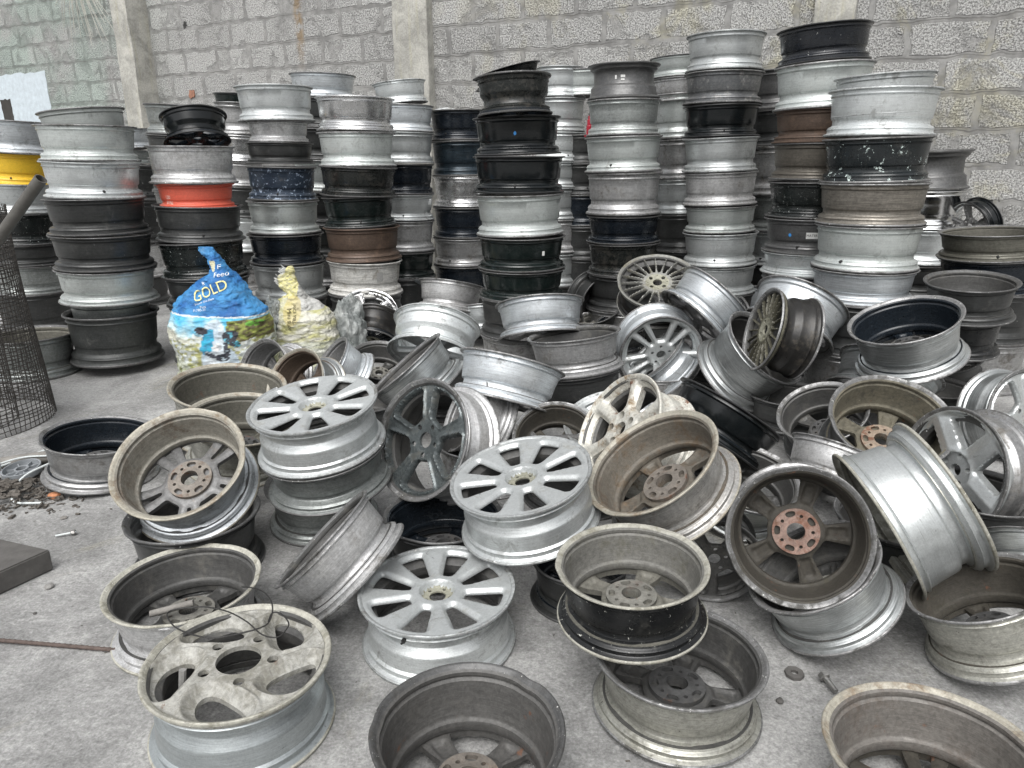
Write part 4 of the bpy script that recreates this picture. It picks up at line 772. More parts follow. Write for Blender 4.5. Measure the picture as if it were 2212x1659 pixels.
{"s":"C","i":0,"c":[-1.881,4.395,1.273],"n":[-0.005,0.0,-1.0],"R":0.246,"L":0.207,"mat":"worn","ex":{}},
{"s":"C","i":1,"c":[-1.883,4.395,1.06],"n":[0.007,0.0,-1.0],"R":0.221,"L":0.137,"mat":"orange","ex":{}},
{"s":"C","i":2,"c":[-1.88,4.395,0.941],"n":[-0.026,0.0,-1.0],"R":0.254,"L":0.202,"mat":"dal","ex":{"open":1}},
{"s":"C","i":3,"c":[-1.891,4.395,0.734],"n":[0.03,0.0,-1.0],"R":0.254,"L":0.211,"mat":"blackscr","ex":{}},
{"s":"C","i":4,"c":[-1.878,4.395,0.518],"n":[0.002,0.0,-1.0],"R":0.252,"L":0.162,"mat":"dal","ex":{}},
{"s":"C","i":5,"c":[-1.877,4.395,0.354],"n":[0.002,0.0,-1.0],"R":0.255,"L":0.185,"mat":"dal","ex":{}},
{"s":"C","i":6,"c":[-1.877,4.395,0.169],"n":[0,0,-1.0],"R":0.255,"L":0.169,"mat":"dal","ex":{},"hid":1},
{"s":"C2","i":0,"c":[-2.248,5.13,1.544],"n":[-0.039,0.0,-0.999],"R":0.21,"L":0.189,"mat":"greygreen","ex":{"open":0}},
{"s":"C2","i":1,"c":[-2.263,5.13,1.352],"n":[-0.039,0.0,-0.999],"R":0.21,"L":0.156,"mat":"dal","ex":{}},
{"s":"C2","i":2,"c":[-2.269,5.13,1.196],"n":[0,0,-1.0],"R":0.21,"L":0.199,"mat":"dal","ex":{},"hid":1},
{"s":"C2","i":3,"c":[-2.269,5.13,0.997],"n":[0,0,-1.0],"R":0.21,"L":0.199,"mat":"alu","ex":{},"hid":1},
{"s":"C2","i":4,"c":[-2.269,5.13,0.798],"n":[0,0,-1.0],"R":0.21,"L":0.199,"mat":"dal","ex":{},"hid":1},
{"s":"C2","i":5,"c":[-2.269,5.13,0.598],"n":[0,0,-1.0],"R":0.21,"L":0.199,"mat":"dal","ex":{},"hid":1},
{"s":"C2","i":6,"c":[-2.269,5.13,0.399],"n":[0,0,-1.0],"R":0.21,"L":0.199,"mat":"alu","ex":{},"hid":1},
{"s":"C2","i":7,"c":[-2.269,5.13,0.2],"n":[0,0,-1.0],"R":0.21,"L":0.199,"mat":"dal","ex":{},"hid":1},
{"s":"D","i":0,"c":[-1.573,5.078,1.653],"n":[0.015,0.0,-1.0],"R":0.252,"L":0.215,"mat":"sil","ex":{}},
{"s":"D","i":1,"c":[-1.567,5.078,1.438],"n":[-0.011,0.0,-1.0],"R":0.203,"L":0.13,"mat":"worn","ex":{}},
{"s":"D","i":2,"c":[-1.57,5.078,1.305],"n":[-0.011,0.0,-1.0],"R":0.226,"L":0.134,"mat":"dal","ex":{}},
{"s":"D","i":3,"c":[-1.573,5.078,1.154],"n":[-0.021,0.0,-1.0],"R":0.235,"L":0.219,"mat":"bluechip","ex":{}},
{"s":"D","i":4,"c":[-1.583,5.078,0.93],"n":[-0.006,0.0,-1.0],"R":0.245,"L":0.213,"mat":"silgreen","ex":{}},
{"s":"D","i":5,"c":[-1.585,5.078,0.709],"n":[0.001,0.0,-1.0],"R":0.261,"L":0.196,"mat":"navy","ex":{}},
{"s":"D","i":6,"c":[-1.585,5.078,0.503],"n":[0.001,0.0,-1.0],"R":0.258,"L":0.234,"mat":"sil","ex":{}},
{"s":"D","i":7,"c":[-1.584,5.078,0.27],"n":[0,0,-1.0],"R":0.258,"L":0.27,"mat":"dal","ex":{},"hid":1},
{"s":"D2","i":0,"c":[-1.447,5.902,1.812],"n":[-0.02,0.0,-1.0],"R":0.251,"L":0.17,"mat":"silblue","ex":{}},
{"s":"D2","i":1,"c":[-1.454,5.902,1.639],"n":[-0.02,0.0,-1.0],"R":0.25,"L":0.212,"mat":"dal","ex":{}},
{"s":"D2","i":2,"c":[-1.463,5.902,1.424],"n":[-0.02,0.0,-1.0],"R":0.253,"L":0.228,"mat":"dal","ex":{}},
{"s":"D2","i":3,"c":[-1.472,5.902,1.193],"n":[-0.02,0.0,-1.0],"R":0.256,"L":0.234,"mat":"silgreen","ex":{}},
{"s":"D2","i":4,"c":[-1.482,5.902,0.957],"n":[-0.02,0.0,-1.0],"R":0.259,"L":0.257,"mat":"dal","ex":{}},
{"s":"D2","i":5,"c":[-1.487,5.902,0.7],"n":[0,0,-1.0],"R":0.259,"L":0.233,"mat":"dal","ex":{},"hid":1},
{"s":"D2","i":6,"c":[-1.487,5.902,0.466],"n":[0,0,-1.0],"R":0.259,"L":0.233,"mat":"alu","ex":{},"hid":1},
{"s":"D2","i":7,"c":[-1.487,5.902,0.233],"n":[0,0,-1.0],"R":0.259,"L":0.233,"mat":"dal","ex":{},"hid":1},
{"s":"E","i":0,"c":[-0.997,4.86,1.569],"n":[-0.013,0.0,-1.0],"R":0.252,"L":0.199,"mat":"polished","ex":{}},
{"s":"E","i":1,"c":[-1.003,4.86,1.361],"n":[-0.002,0.0,-1.0],"R":0.25,"L":0.205,"mat":"silgreen","ex":{}},
{"s":"E","i":2,"c":[-1.004,4.86,1.153],"n":[-0.033,0.0,-0.999],"R":0.252,"L":0.181,"mat":"blackdirt","ex":{}},
{"s":"E","i":3,"c":[-1.016,4.86,0.97],"n":[0.032,0.0,-1.0],"R":0.24,"L":0.191,"mat":"blackgreen","ex":{}},
{"s":"E","i":4,"c":[-1.003,4.86,0.774],"n":[0.013,0.0,-1.0],"R":0.254,"L":0.213,"mat":"brown","ex":{}},
{"s":"E","i":5,"c":[-0.998,4.86,0.555],"n":[-0.023,0.0,-1.0],"R":0.253,"L":0.217,"mat":"chalk","ex":{}},
{"s":"E","i":6,"c":[-1.003,4.86,0.338],"n":[0,0,-1.0],"R":0.253,"L":0.338,"mat":"dal","ex":{},"hid":1},
{"s":"F","i":0,"c":[-0.823,5.599,1.732],"n":[0.104,0.0,-0.995],"R":0.195,"L":0.151,"mat":"sil","ex":{}},
{"s":"F","i":1,"c":[-0.792,5.599,1.576],"n":[-0.019,0.0,-1.0],"R":0.219,"L":0.184,"mat":"silblue","ex":{}},
{"s":"F","i":2,"c":[-0.799,5.599,1.388],"n":[-0.019,0.0,-1.0],"R":0.22,"L":0.214,"mat":"sil","ex":{}},
{"s":"F","i":3,"c":[-0.807,5.599,1.168],"n":[-0.015,0.0,-1.0],"R":0.221,"L":0.216,"mat":"navy","ex":{}},
{"s":"F","i":4,"c":[-0.814,5.599,0.949],"n":[-0.015,0.0,-1.0],"R":0.223,"L":0.185,"mat":"sil","ex":{}},
{"s":"F","i":5,"c":[-0.82,5.599,0.757],"n":[-0.015,0.0,-1.0],"R":0.226,"L":0.223,"mat":"worn","ex":{}},
{"s":"F","i":6,"c":[-0.827,5.599,0.527],"n":[-0.014,0.0,-1.0],"R":0.229,"L":0.198,"mat":"blackgreen","ex":{}},
{"s":"F","i":7,"c":[-0.829,5.599,0.33],"n":[0,0,-1.0],"R":0.229,"L":0.33,"mat":"dal","ex":{},"hid":1},
{"s":"G","i":0,"c":[-0.411,5.894,1.557],"n":[0.019,0.0,-1.0],"R":0.233,"L":0.218,"mat":"navy","ex":{}},
{"s":"G","i":1,"c":[-0.403,5.894,1.336],"n":[0.019,0.0,-1.0],"R":0.235,"L":0.261,"mat":"ribbed","ex":{}},
{"s":"G","i":2,"c":[-0.393,5.894,1.065],"n":[-0.004,0.0,-1.0],"R":0.239,"L":0.22,"mat":"polished","ex":{}},
{"s":"G","i":3,"c":[-0.395,5.894,0.839],"n":[-0.004,0.0,-1.0],"R":0.242,"L":0.236,"mat":"navy","ex":{}},
{"s":"G","i":4,"c":[-0.397,5.894,0.596],"n":[-0.004,0.0,-1.0],"R":0.245,"L":0.209,"mat":"alu","ex":{}},
{"s":"G","i":5,"c":[-0.398,5.894,0.38],"n":[0.002,0.0,-1.0],"R":0.248,"L":0.225,"mat":"navy","ex":{}},
{"s":"G","i":6,"c":[-0.398,5.894,0.155],"n":[0,0,-1.0],"R":0.248,"L":0.155,"mat":"dal","ex":{},"hid":1},
{"s":"H","i":0,"c":[0.027,4.138,1.417],"n":[0.029,0.0,-1.0],"R":0.241,"L":0.195,"mat":"blackgloss","ex":{"dot":1}},
{"s":"H","i":1,"c":[0.038,4.138,1.216],"n":[0.005,0.0,-1.0],"R":0.256,"L":0.191,"mat":"blackgloss","ex":{}},
{"s":"H","i":2,"c":[0.04,4.138,1.016],"n":[0.031,0.0,-1.0],"R":0.251,"L":0.219,"mat":"silgreen","ex":{}},
{"s":"H","i":3,"c":[0.054,4.138,0.787],"n":[0.008,0.0,-1.0],"R":0.253,"L":0.179,"mat":"blackgreen","ex":{"tag":1}},
{"s":"H","i":4,"c":[0.057,4.138,0.603],"n":[0.009,0.0,-1.0],"R":0.251,"L":0.161,"mat":"blackgreen","ex":{}},
{"s":"H","i":5,"c":[0.059,4.138,0.442],"n":[0,0,-1.0],"R":0.251,"L":0.221,"mat":"dal","ex":{},"hid":1},
{"s":"H","i":6,"c":[0.059,4.138,0.221],"n":[0,0,-1.0],"R":0.251,"L":0.221,"mat":"alu","ex":{},"hid":1},
{"s":"I","i":0,"c":[0.361,5.707,1.841],"n":[0.003,0.0,-1.0],"R":0.184,"L":0.205,"mat":"sil","ex":{}},
{"s":"I","i":1,"c":[0.362,5.707,1.629],"n":[0.003,0.0,-1.0],"R":0.186,"L":0.233,"mat":"sil","ex":{}},
{"s":"I","i":2,"c":[0.363,5.707,1.393],"n":[-0.019,0.0,-1.0],"R":0.189,"L":0.207,"mat":"sil","ex":{}},
{"s":"I","i":3,"c":[0.355,5.707,1.183],"n":[-0.019,0.0,-1.0],"R":0.19,"L":0.185,"mat":"sil","ex":{}},
{"s":"I","i":4,"c":[0.349,5.707,0.995],"n":[0.01,0.0,-1.0],"R":0.191,"L":0.233,"mat":"sil","ex":{}},
{"s":"I","i":5,"c":[0.353,5.707,0.759],"n":[0.01,0.0,-1.0],"R":0.194,"L":0.253,"mat":"worn","ex":{}},
{"s":"I","i":6,"c":[0.358,5.707,0.499],"n":[-0.001,0.0,-1.0],"R":0.197,"L":0.246,"mat":"sil","ex":{}},
{"s":"I","i":7,"c":[0.358,5.707,0.253],"n":[0,0,-1.0],"R":0.197,"L":0.253,"mat":"dal","ex":{},"hid":1},
{"s":"J","i":0,"c":[0.698,4.829,1.757],"n":[0.018,0.0,-1.0],"R":0.226,"L":0.199,"mat":"dalgrey","ex":{"tag3":1,"prof":"C"}},
{"s":"J","i":1,"c":[0.705,4.829,1.552],"n":[0.018,0.0,-1.0],"R":0.235,"L":0.21,"mat":"silscr","ex":{}},
{"s":"J","i":2,"c":[0.713,4.829,1.337],"n":[0.035,0.0,-0.999],"R":0.25,"L":0.213,"mat":"silgreen","ex":{}},
{"s":"J","i":3,"c":[0.728,4.829,1.118],"n":[0.02,0.0,-1.0],"R":0.246,"L":0.259,"mat":"worn","ex":{}},
{"s":"J","i":4,"c":[0.738,4.829,0.85],"n":[0.02,0.0,-1.0],"R":0.244,"L":0.17,"mat":"navy","ex":{}},
{"s":"J","i":5,"c":[0.745,4.829,0.675],"n":[0.022,0.0,-1.0],"R":0.243,"L":0.203,"mat":"blackdirt","ex":{}},
{"s":"J","i":6,"c":[0.75,4.829,0.472],"n":[0,0,-1.0],"R":0.243,"L":0.236,"mat":"dal","ex":{},"hid":1},
{"s":"J","i":7,"c":[0.75,4.829,0.236],"n":[0,0,-1.0],"R":0.243,"L":0.236,"mat":"alu","ex":{},"hid":1},
{"s":"J2","i":0,"c":[0.524,5.693,1.823],"n":[0.021,0.0,-1.0],"R":0.17,"L":0.181,"mat":"silgreen","ex":{}},
{"s":"J2","i":1,"c":[0.542,5.693,1.374],"n":[0.021,0.0,-1.0],"R":0.177,"L":0.2,"mat":"dal","ex":{}},
{"s":"J2","i":2,"c":[0.551,5.693,1.171],"n":[0.021,0.0,-1.0],"R":0.18,"L":0.222,"mat":"dal","ex":{}},
{"s":"J2","i":3,"c":[0.56,5.693,0.946],"n":[0.021,0.0,-1.0],"R":0.184,"L":0.234,"mat":"navy","ex":{}},
{"s":"J2","i":4,"c":[0.57,5.693,0.708],"n":[0.021,0.0,-1.0],"R":0.187,"L":0.241,"mat":"dal","ex":{}},
{"s":"J2","i":5,"c":[0.575,5.693,0.468],"n":[0,0,-1.0],"R":0.187,"L":0.234,"mat":"dal","ex":{},"hid":1},
{"s":"J2","i":6,"c":[0.575,5.693,0.234],"n":[0,0,-1.0],"R":0.187,"L":0.234,"mat":"alu","ex":{},"hid":1},
{"s":"K","i":0,"c":[1.138,5.266,1.857],"n":[0.046,0.0,-0.999],"R":0.203,"L":0.131,"mat":"silgreen","ex":{}},
{"s":"K","i":1,"c":[1.151,5.266,1.723],"n":[0.046,0.0,-0.999],"R":0.205,"L":0.148,"mat":"worn","ex":{}},
{"s":"K","i":2,"c":[1.16,5.266,1.625],"n":[0.046,0.0,-0.999],"R":0.206,"L":0.29,"mat":"silgreen","ex":{}},
{"s":"K","i":3,"c":[1.187,5.266,1.333],"n":[0.044,0.0,-0.999],"R":0.21,"L":0.261,"mat":"alu","ex":{}},
{"s":"K","i":4,"c":[1.21,5.266,1.067],"n":[0.044,0.0,-0.999],"R":0.213,"L":0.229,"mat":"sil","ex":{}},
{"s":"K","i":5,"c":[1.231,5.266,0.834],"n":[0.044,0.0,-0.999],"R":0.215,"L":0.258,"mat":"dal","ex":{}},
{"s":"K","i":6,"c":[1.242,5.266,0.576],"n":[0,0,-1.0],"R":0.215,"L":0.192,"mat":"dal","ex":{},"hid":1},
{"s":"K","i":7,"c":[1.242,5.266,0.384],"n":[0,0,-1.0],"R":0.215,"L":0.192,"mat":"alu","ex":{},"hid":1},
{"s":"K","i":8,"c":[1.242,5.266,0.192],"n":[0,0,-1.0],"R":0.215,"L":0.192,"mat":"dal","ex":{},"hid":1},
{"s":"L","i":0,"c":[1.287,4.71,1.908],"n":[0.014,0.0,-1.0],"R":0.234,"L":0.204,"mat":"sil","ex":{}},
{"s":"L","i":1,"c":[1.293,4.71,1.697],"n":[0.009,0.0,-1.0],"R":0.238,"L":0.177,"mat":"twotone","ex":{}},
{"s":"L","i":2,"c":[1.296,4.71,1.513],"n":[0.024,0.0,-1.0],"R":0.235,"L":0.182,"mat":"blackgloss","ex":{}},
{"s":"L","i":3,"c":[1.305,4.71,1.326],"n":[0.039,0.0,-0.999],"R":0.233,"L":0.198,"mat":"sil","ex":{}},
{"s":"L","i":4,"c":[1.321,4.71,1.123],"n":[0.042,0.0,-0.999],"R":0.233,"L":0.196,"mat":"worn","ex":{}},
{"s":"L","i":5,"c":[1.338,4.71,0.919],"n":[0.042,0.0,-0.999],"R":0.229,"L":0.159,"mat":"silgreen","ex":{}},
{"s":"L","i":6,"c":[1.353,4.71,0.753],"n":[0.037,0.0,-0.999],"R":0.239,"L":0.2,"mat":"sil","ex":{}},
{"s":"L","i":7,"c":[1.368,4.71,0.547],"n":[0.032,0.0,-1.0],"R":0.234,"L":0.176,"mat":"sil","ex":{}},
{"s":"L","i":8,"c":[1.373,4.71,0.371],"n":[0,0,-1.0],"R":0.234,"L":0.186,"mat":"dal","ex":{},"hid":1},
{"s":"L","i":9,"c":[1.373,4.71,0.186],"n":[0,0,-1.0],"R":0.234,"L":0.186,"mat":"alu","ex":{},"hid":1},
{"s":"M","i":0,"c":[1.783,5.149,1.76],"n":[0.056,0.0,-0.998],"R":0.228,"L":0.24,"mat":"dalgrey","ex":{}},
{"s":"M","i":1,"c":[1.811,5.149,1.516],"n":[0.056,0.0,-0.998],"R":0.231,"L":0.225,"mat":"dal","ex":{}},
{"s":"M","i":2,"c":[1.836,5.149,1.289],"n":[0.056,0.0,-0.998],"R":0.235,"L":0.315,"mat":"alu","ex":{}},
{"s":"M","i":3,"c":[1.871,5.149,0.973],"n":[0.056,0.0,-0.998],"R":0.239,"L":0.241,"mat":"greygreen","ex":{}},
{"s":"M","i":4,"c":[1.899,5.149,0.728],"n":[0.056,0.0,-0.998],"R":0.243,"L":0.229,"mat":"sil","ex":{}},
{"s":"M","i":5,"c":[1.912,5.149,0.499],"n":[0,0,-1.0],"R":0.243,"L":0.249,"mat":"dal","ex":{},"hid":1},
{"s":"M","i":6,"c":[1.912,5.149,0.25],"n":[0,0,-1.0],"R":0.243,"L":0.249,"mat":"alu","ex":{},"hid":1},
{"s":"N","i":0,"c":[1.628,4.098,1.852],"n":[0.067,0.0,-0.998],"R":0.235,"L":0.176,"mat":"blackscr2","ex":{}},
{"s":"N","i":1,"c":[1.652,4.098,1.672],"n":[0.048,0.0,-0.999],"R":0.251,"L":0.217,"mat":"silgreen","ex":{}},
{"s":"N","i":2,"c":[1.673,4.098,1.451],"n":[0.018,0.0,-1.0],"R":0.251,"L":0.166,"mat":"brown","ex":{}},
{"s":"N","i":3,"c":[1.679,4.098,1.281],"n":[-0.006,0.0,-1.0],"R":0.25,"L":0.189,"mat":"brngrey","ex":{}},
{"s":"N","i":4,"c":[1.677,4.098,1.085],"n":[0.014,0.0,-1.0],"R":0.25,"L":0.188,"mat":"blackscr","ex":{}},
{"s":"N","i":5,"c":[1.682,4.098,0.893],"n":[0.025,0.0,-1.0],"R":0.254,"L":0.184,"mat":"dalgrey","ex":{"tag4":1}},
{"s":"N","i":6,"c":[1.691,4.098,0.707],"n":[0.025,0.0,-1.0],"R":0.259,"L":0.117,"mat":"sil","ex":{}},
{"s":"N","i":7,"c":[1.694,4.098,0.59],"n":[0,0,-1.0],"R":0.259,"L":0.295,"mat":"dal","ex":{},"hid":1},
{"s":"N","i":8,"c":[1.694,4.098,0.295],"n":[0,0,-1.0],"R":0.259,"L":0.295,"mat":"alu","ex":{},"hid":1},
{"s":"O","i":0,"c":[1.749,3.624,1.573],"n":[0.05,0.0,-0.999],"R":0.22,"L":0.176,"mat":"sil","ex":{}},
{"s":"O","i":1,"c":[1.759,3.624,1.51],"n":[-0.001,0.0,-1.0],"R":0.246,"L":0.207,"mat":"sil","ex":{}},
{"s":"O","i":2,"c":[1.759,3.624,1.299],"n":[0.034,0.0,-0.999],"R":0.247,"L":0.202,"mat":"whitescr","ex":{}},
{"s":"O","i":3,"c":[1.773,3.624,1.093],"n":[0.016,0.0,-1.0],"R":0.254,"L":0.194,"mat":"ribbrown","ex":{}},
{"s":"O","i":4,"c":[1.779,3.624,0.895],"n":[0.01,0.0,-1.0],"R":0.252,"L":0.213,"mat":"silgreen","ex":{}},
{"s":"O","i":5,"c":[1.783,3.624,0.678],"n":[0.015,0.0,-1.0],"R":0.252,"L":0.158,"mat":"silblue","ex":{}},
{"s":"O","i":6,"c":[1.786,3.624,0.52],"n":[0,0,-1.0],"R":0.252,"L":0.26,"mat":"dal","ex":{},"hid":1},
{"s":"O","i":7,"c":[1.786,3.624,0.26],"n":[0,0,-1.0],"R":0.252,"L":0.26,"mat":"alu","ex":{},"hid":1},
{"s":"P","i":0,"c":[2.572,4.619,1.251],"n":[0.045,0.0,-0.999],"R":0.238,"L":0.228,"mat":"dalgrey","ex":{"prof":"C"}},
{"s":"P","i":1,"c":[2.592,4.619,1.019],"n":[0.025,0.0,-1.0],"R":0.235,"L":0.23,"mat":"chrome","ex":{}},
{"s":"P","i":2,"c":[2.604,4.619,0.784],"n":[0.002,0.0,-1.0],"R":0.236,"L":0.209,"mat":"sil","ex":{}},
{"s":"P","i":3,"c":[2.605,4.619,0.569],"n":[0.025,0.0,-1.0],"R":0.232,"L":0.181,"mat":"dal","ex":{}},
{"s":"P","i":4,"c":[2.61,4.619,0.388],"n":[0,0,-1.0],"R":0.232,"L":0.194,"mat":"dal","ex":{},"hid":1},
{"s":"P","i":5,"c":[2.61,4.619,0.194],"n":[0,0,-1.0],"R":0.232,"L":0.194,"mat":"alu","ex":{},"hid":1},
{"s":"Q","i":0,"c":[-3.148,6.183,1.427],"n":[0.079,0.0,-0.997],"R":0.184,"L":0.152,"mat":"silblue","ex":{}},
{"s":"Q","i":1,"c":[-3.124,6.183,1.274],"n":[-0.021,0.0,-1.0],"R":0.213,"L":0.106,"mat":"greygreen","ex":{}},
{"s":"Q","i":2,"c":[-3.129,6.183,1.161],"n":[-0.051,0.0,-0.999],"R":0.218,"L":0.278,"mat":"dal","ex":{}},
{"s":"Q","i":3,"c":[-3.158,6.183,0.877],"n":[-0.062,0.0,-0.998],"R":0.219,"L":0.34,"mat":"dal","ex":{}},
{"s":"Q","i":4,"c":[-3.201,6.183,0.532],"n":[-0.064,0.0,-0.998],"R":0.22,"L":0.282,"mat":"worn","ex":{}},
{"s":"Q","i":5,"c":[-3.219,6.183,0.251],"n":[0,0,-1.0],"R":0.22,"L":0.251,"mat":"dal","ex":{},"hid":1},
{"s":"T","i":0,"c":[-2.497,6.961,1.763],"n":[-0.027,0.0,-1.0],"R":0.206,"L":0.123,"mat":"blackgreen","ex":{}},
{"s":"T","i":1,"c":[-2.501,6.961,1.687],"n":[-0.027,0.0,-1.0],"R":0.206,"L":0.275,"mat":"worn","ex":{}},
{"s":"T","i":2,"c":[-2.517,6.961,1.409],"n":[-0.045,0.0,-0.999],"R":0.209,"L":0.226,"mat":"polished","ex":{}},
{"s":"T","i":3,"c":[-2.538,6.961,1.176],"n":[-0.048,0.0,-0.999],"R":0.211,"L":0.211,"mat":"worn","ex":{}},
{"s":"T","i":4,"c":[-2.558,6.961,0.962],"n":[-0.048,0.0,-0.999],"R":0.212,"L":0.278,"mat":"dal","ex":{}},
{"s":"T","i":5,"c":[-2.586,6.961,0.681],"n":[-0.048,0.0,-0.999],"R":0.213,"L":0.315,"mat":"sil","ex":{}},
{"s":"T","i":6,"c":[-2.601,6.961,0.366],"n":[0,0,-1.0],"R":0.213,"L":0.183,"mat":"dal","ex":{},"hid":1},
{"s":"T","i":7,"c":[-2.601,6.961,0.183],"n":[0,0,-1.0],"R":0.213,"L":0.183,"mat":"alu","ex":{},"hid":1},
{"s":"X","i":0,"c":[2.535,3.831,0.842],"n":[0.077,0.0,-0.997],"R":0.25,"L":0.134,"mat":"olivgrey","ex":{"open":1}},
{"s":"X","i":1,"c":[2.556,3.831,0.708],"n":[0.077,0.0,-0.997],"R":0.25,"L":0.172,"mat":"navy","ex":{}},
{"s":"X","i":2,"c":[2.569,3.831,0.536],"n":[0,0,-1.0],"R":0.25,"L":0.268,"mat":"dal","ex":{},"hid":1},
{"s":"X","i":3,"c":[2.569,3.831,0.268],"n":[0,0,-1.0],"R":0.25,"L":0.268,"mat":"alu","ex":{},"hid":1}],"phr":{"A":"the far left stack with the yellow rim","B":"the big stack behind the wire mesh roll","C":"the stack with the orange rim","C2":"the stack hidden behind the orange-rim stack","D":"the stack just right of the orange-rim stack","D2":"the tallest stack left of the middle pillar","E":"the polished-topped stack with a brown rim","F":"the narrow stack before the middle pillar","G":"the dark blue stack beside the tall black one","H":"the tall black stack with the blue dot","I":"the thin silver stack right of the black one","J":"the stack with white stickers on its top rim","J2":"the shadowed gap behind the white-stickered stack","K":"the greenish stack behind the white-stickered one","L":"the tall stack with a whitish top rim","M":"the grey stack behind the tallest stack","N":"the tallest stack with a black top rim","O":"the front stack with the white-scratched black rim","P":"the chrome-rim stack close to the wall","Q":"the blue-grey stack behind the big left stack","T":"the narrow shadowed stack right of the orange rim","X":"the short stack at the right edge"}}''')
LIP={'sil':'lip_silver','silclean':'lip_silver','silblue':'lip_alu','silgreen':'lip_alu','tealsil':'lip_white','dal':'lip_dark','black':'lip_dark','blackgloss':'lip_black','blackdirt':'lip_dark','brnblack':'lip_dark','rustwhite':'rustwhite','alubrn':'lip_tan','oliv':'lip_alu','chrome':'chrome','dalg':'lip_dark','dalgrey':'lip_dark','navy':'lip_dark','ribbed':'lip_dark','blackscr':'lip_dark','blackscr2':'lip_black','blackgreen':'lip_dark','yellow':'yellow','orange':'orange','brown':'brown','brngrey':'lip_dark','bluechip':'lip_dark','whitescr':'lip_alu','chalk':'chalk','polished':'polished','blacktag':'lip_dark','worn':'lip_alu','greygreen':'lip_dark'}
LIPID={'R03':'lip_tan','R01':'lip_white','R19':'lip_tan','R71':'lip_tan','R66':'lip_tan','R64':'lip_tan','R65':'lip_tan','R18':'lip_white','R39':'olivlight','R44':'lip_alu','R14':'lip_white','R02':'lip_white','R16':'lip_alu','R48':'lip_alu','R47':'lip_alu','R13':'lip_dark','R05':'lip_alu','R10':'lip_alu','R45':'lip_alu'}
INN={'brown':'brown2','sil':'sil','black':'blackin'}
FACE={'R03':'facegrey','R07':'face_sil','R11':'face_sil','R12':'face_sil','R14':'beigedark','R24':'face_sil','R37':'face_sil','R38':'face_sil','R60':'face_sil','R71':'rustdark','R13':'rustgrey','R19':'brown2','R16':'rustdark','R15':'dgrey','RG':'face_sil','RX':'lip_alu','R50':'silclean','R51':'silclean','R01':'white','R20':'rustwhite','R10':'teal','R39':'olivlight','R44':'dolive'}
CUT={'R07':(-1.9,.62,.10),'RC':(2.5,.5,.8)}
for k,d in enumerate(DATA['rims']):
    L=d['L']/d['R']; root=empty('wheel_rim',frame(d['c'],d['n'],d['R'],R_(d['ph'])))
    tag(root,d['label'],'wheel rim','wheel rims in the scattered heap')
    big=d['R']>0
    me=barrel_mesh('barrel',d['prof'],L,k,d['warp'],128,CUT.get(d['id']))
    if d['mat']!='nobarrel': b=bpy.data.objects.new('barrel',me); C.objects.link(b); b.parent=root
    inn=INN.get(d['inn'],d['inn']); lip=LIPID.get(d['id'],LIP.get(d['mat'],'lip_alu'))
    if d['mat']!='nobarrel': set_mats(b,[d['mat'],inn,lip])
    f=d['face']
    if f:
        o=bpy.data.objects.new('spoke_face',disc_mesh(f)); C.objects.link(o); o.parent=root
        front=f.startswith('F'); o.location=(0,0,(.045*L if front else .80*L)); o.material_slots[0].link='OBJECT'; o.material_slots[0].material=MATS[FACE.get(d['id'],inn)]; o.material_slots[1].link='OBJECT'; o.material_slots[1].material=MATS['rustwhite' if f=='F6' else 'face_dirt']
        if front and d['id'] in('R24','R25','RC','RH'): pass
        if not front:
            h=bpy.data.objects.new('hub',hub_mesh()); C.objects.link(h); h.parent=root; h.location=(0,0,.80*L-.15); h.material_slots[0].link='OBJECT'; h.material_slots[0].material=MATS[d['hub']]
    if d['id'] in ('R05','R19','R43','R12','R17'):
        add_valve(root,{'R05':-2.1,'R19':-.6,'R43':-1.9,'R12':1.9,'R17':-.4}[d['id']]-R_(d['ph']),.79 if d['prof']=='A' else .17,L,d['prof'])
    if d['id']=='R52b': patch(root,'sticker','label_blue',-1.35,.22,.3,.75,L,'A','torn blue and white label'); patch(root,'sticker','label_white',-1.42,.12,.32,.5,L,'A',off=.009)
    if d['id']=='R58': patch(root,'sticker','label_white',-1.7,.25,.35,.7,L,'A')
    if d['id']=='R53':
        V,F=box(.55,.5,.55*L,.02,.3,.12,Matrix.Rotation(.75,3,'Z')); mesh_obj('balance_weight',V,F,'label_grey',root,smooth=False)

